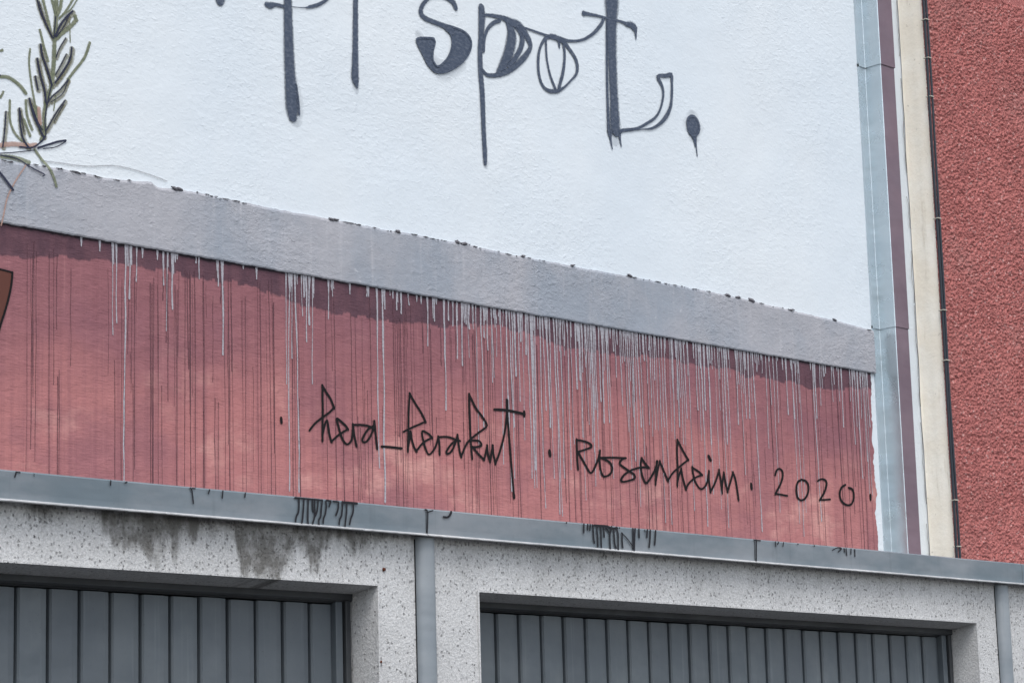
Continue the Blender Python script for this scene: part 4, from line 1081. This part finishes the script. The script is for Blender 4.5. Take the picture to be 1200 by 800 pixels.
# ------------------------------------------------------------------ garages
gar = empty("garage_row", "row of low concrete garages with dark slatted doors and grey metal roof edge", "garage", (6.7, YG, 0))
Z_OP = 2.3035
OPEN = ((2.40, 5.0245), (5.4387, 8.042))
REV = .10           # depth of the reveals
DROP = .0145        # the soffit falls towards the door
XL, XR = 1.6, 13.0
def garage_wall():
    vs, fs = [], []
    def q(*p):
        b = len(vs); vs.extend(p); fs.append(tuple(range(b, b + len(p))))
    y = YG
    zt = 2.53
    xs = [XL] + [v for o_ in OPEN for v in o_] + [XR]
    for i in range(0, len(xs), 2):
        q((xs[i], y, 0), (xs[i + 1], y, 0), (xs[i + 1], y, Z_OP), (xs[i], y, Z_OP))
    for i in range(len(xs) - 1):
        q((xs[i], y, Z_OP), (xs[i + 1], y, Z_OP), (xs[i + 1], y, zt), (xs[i], y, zt))
    for a, b in OPEN:
        y2 = YG + .32
        q((a, y, Z_OP), (b, y, Z_OP), (b, y + REV, Z_OP - DROP), (a, y + REV, Z_OP - DROP))
        q((a, y + REV, Z_OP - DROP), (b, y + REV, Z_OP - DROP), (b, y2, Z_OP - DROP), (a, y2, Z_OP - DROP))
        q((a, y, 0), (a, y, Z_OP), (a, y + REV, Z_OP - DROP), (a, y2, Z_OP - DROP), (a, y2, 0))
        q((b, y, 0), (b, y2, 0), (b, y2, Z_OP - DROP), (b, y + REV, Z_OP - DROP), (b, y, Z_OP))
    me = mesh("garage_wall", vs, fs)
    bm = bmesh.new(); bm.from_mesh(me)
    bmesh.ops.remove_doubles(bm, verts=bm.verts[:], dist=.0002)
    ed = [e for e in bm.edges if len(e.link_faces) == 2 and e.calc_face_angle(0) > .5 and all(v.co.y < YG + .001 for v in e.verts)]
    bmesh.ops.bevel(bm, geom=ed, offset=.006, segments=2, affect='EDGES')
    bm.to_mesh(me); bm.free()
    return me
w = child(obj("garage_wall", garage_wall(), M_CONC), gar)
w["label"] = "pale washed concrete wall with dark grit and grime runs"

# roof sheet behind the edge
child(obj("roof_sheet", mesh("roof_sheet", [(XL, YF + .012, Z_ROOF - .004), (XR, YF + .012, Z_ROOF - .004), (XR, YM + .01, Z_ROOF + .02), (XL, YM + .01, Z_ROOF + .02)], [(0, 1, 2, 3)]), M_FASCIA), gar)

# roof edge in lengths, each folded to a pale drip lip
SEAMS = [1.62, 3.645, 5.1866, 6.7094, 8.3071, 9.86, 11.4, 13.0]
for i in range(len(SEAMS) - 1):
    a, b = SEAMS[i] + .0012, SEAMS[i + 1] - .0012
    e = .0008 * (i % 2)
    n = 40
    vs, fs = [], []
    prof = [(YF + .03, Z_ROOF + .0005), (YF + .004, Z_ROOF), (YF, Z_ROOF - .004), (YF, Z_ROOF - .03), (YF + .0005, Z_ROOF - .06), (YF, 2.4625)]
    for j in range(n + 1):
        x = a + (b - a) * j / n
        wv = .0022 * noise.noise((x * 1.7, 3, i)) + .0008 * noise.noise((x * 7, 5, i))
        zz = .0014 * noise.noise((x * 2.2, 9, i))
        vs += [(x, y - e + wv, z + zz * .6) for y, z in prof]
    k = len(prof)
    for j in range(n):
        for m_ in range(k - 1):
            p = j * k + m_
            fs.append((p, p + 1, p + 1 + k, p + k))
    sec = child(obj("roof_edge_section", mesh("roof_edge_section", vs, fs, False), M_FASCIA), gar)
    vs, fs = [], []
    for j in range(n * 3 + 1):
        x = a + (b - a) * j / (n * 3)
        wv = .0022 * noise.noise((x * 1.7, 3, i)) + .0008 * noise.noise((x * 7, 5, i))
        j1 = .0012 * noise.noise((x * 14, 2, i)) + .0010 * noise.noise((x * 45, 2, i))
        vs += [(x, YF - e + wv, 2.4625), (x, YF - .0075 - e + wv, 2.4588 + j1), (x, YF - .0075 - e + wv, 2.4562 + j1), (x, YF - .002 - e + wv, 2.4550 + j1), (x, YG + .002, 2.4615)]
    for j in range(n * 3):
        for m_ in range(4):
            p = j * 5 + m_
            fs.append((p, p + 1, p + 6, p + 5))
    lip = obj("drip_lip", mesh("drip_lip", vs, fs, False), M_LIP, sec)
    lip.matrix_parent_inverse = Matrix.Translation(gar.location).inverted() @ Matrix.Identity(4)
    lip.parent = sec
    lip.matrix_parent_inverse = Matrix.Identity(4)
# dark backing behind the seams
for s in SEAMS[1:-1]:
    child(obj("seam_backing", box_mesh("seam_backing", s - .012, s + .012, YF + .006, YF + .009, 2.465, Z_ROOF - .006), M_GAP), gar)
o = child(ribbons("black_paint_runs", [[(x, min(z, Z_ROOF - .0045), w_) for x, z, w_ in s] for s in FASCIA_DRIPS], YF, M_BDRIP, None, lift=.0042, grow=1.2, step=.004), gar)
o["label"] = "black paint runs on the metal roof edge"
o["kind"] = "stuff"

# joint pipes between the bays
def joint_pipe(xc):
    prof = []
    r = .0335
    for i in range(25):
        a = math.pi * i / 24
        prof.append((xc - r * math.cos(a), YG - .004 - .026 * math.sin(a) ** .8))
    prof = [(xc - r, YG + .004)] + prof + [(xc + r, YG + .004)]
    me = extrude_profile("joint_pipe", prof, .02, 2.456)
    me.polygons.foreach_set("use_smooth", [True] * len(me.polygons))
    o = child(obj("joint_pipe", me, M_PIPE), gar)
    child(obj("pipe_gap", box_mesh("pipe_gap", xc - r - .0035, xc + r + .003, YG - .0015, YG + .002, .02, 2.45), M_GAP), gar)
joint_pipe(5.2145)
joint_pipe(8.2145)

# slatted doors
def slat_mesh(pitch):
    """front face, chamfered sides, recessed tongue to the right, narrow open gap before the next slat"""
    wf = pitch * .74
    p = [(0, .030), (0, .006), (.004, 0), (wf - .004, 0), (wf, .006), (pitch - .009, .008), (pitch - .009, .030)]
    return p
def make_door(x0, x1, first, pitch, label):
    d = bpy.data.objects.new("garage_door", None)
    col.objects.link(d)
    child(d, gar)
    d.location = ((x0 + x1) / 2, YG + REV, 0)
    d["label"] = label
    def part(name, me, mat):
        o = obj(name, me, mat)
        o.parent = d
        o.matrix_parent_inverse = Matrix.Translation(d.location).inverted()
        return o
    yd = YG + .127
    ztop = 2.258
    part("frame_head", sweep_x("frame_head", [(YG + REV + .004, Z_OP - DROP + .001), (YG + REV + .004, 2.272), (YG + REV + .010, 2.266), (YG + REV + .022, 2.266), (yd - .002, 2.262), (yd + .04, 2.260)], x0 + .001, x1 - .001), M_BLACKFRAME)
    # jamb at the right: two upright members with dark gaps; one at the left
    part("frame_jamb", box_mesh("frame_jamb", x1 - .028, x1 - .009, YG + REV + .004, YG + REV + .05, .01, 2.268, .002), M_BLACKFRAME)
    part("frame_jamb", box_mesh("frame_jamb", x1 - .060, x1 - .034, YG + REV + .012, YG + REV + .05, .01, 2.266, .002), M_DOOR)
    part("frame_jamb", box_mesh("frame_jamb", x0 + .006, x0 + .045, YG + REV + .006, YG + REV + .05, .01, 2.268, .002), M_BLACKFRAME)
    part("backing", box_mesh("backing", x0 + .002, x1 - .002, yd + .034, yd + .04, .0, 2.29), M_GAP)
    me = extrude_profile("slat", slat_mesh(pitch), .03, ztop)
    x = first
    k = 0
    while x + pitch * .75 < x1 - .05:
        s = obj("slat", me, M_DOOR)
        s.parent = d
        s.location = (x, yd + rnd.uniform(-.0008, .0008), rnd.uniform(-.0015, .0015))
        s.matrix_parent_inverse = Matrix.Translation(d.location).inverted()
        x += pitch
        k += 1
    return d
make_door(OPEN[0][0], OPEN[0][1], 3.871 - 14 * .1013, .1013, "dark slatted garage door under the stained lintel")
make_door(OPEN[1][0], OPEN[1][1], 5.5445, .1018, "dark slatted garage door between the two joint pipes")

# two rusty fixings left in the concrete pier
M_RUST = NT("rust").base((.11, .035, .02), .9, .1)
nail = lump_mesh(.006, .005)
nail.name = "rusty_fixing"
for x, z in ((5.054, 2.353), (5.033, 2.084)):
    o = child(obj("rusty_fixing", nail, M_RUST), gar)
    o.location = (x, YG - .002, z)
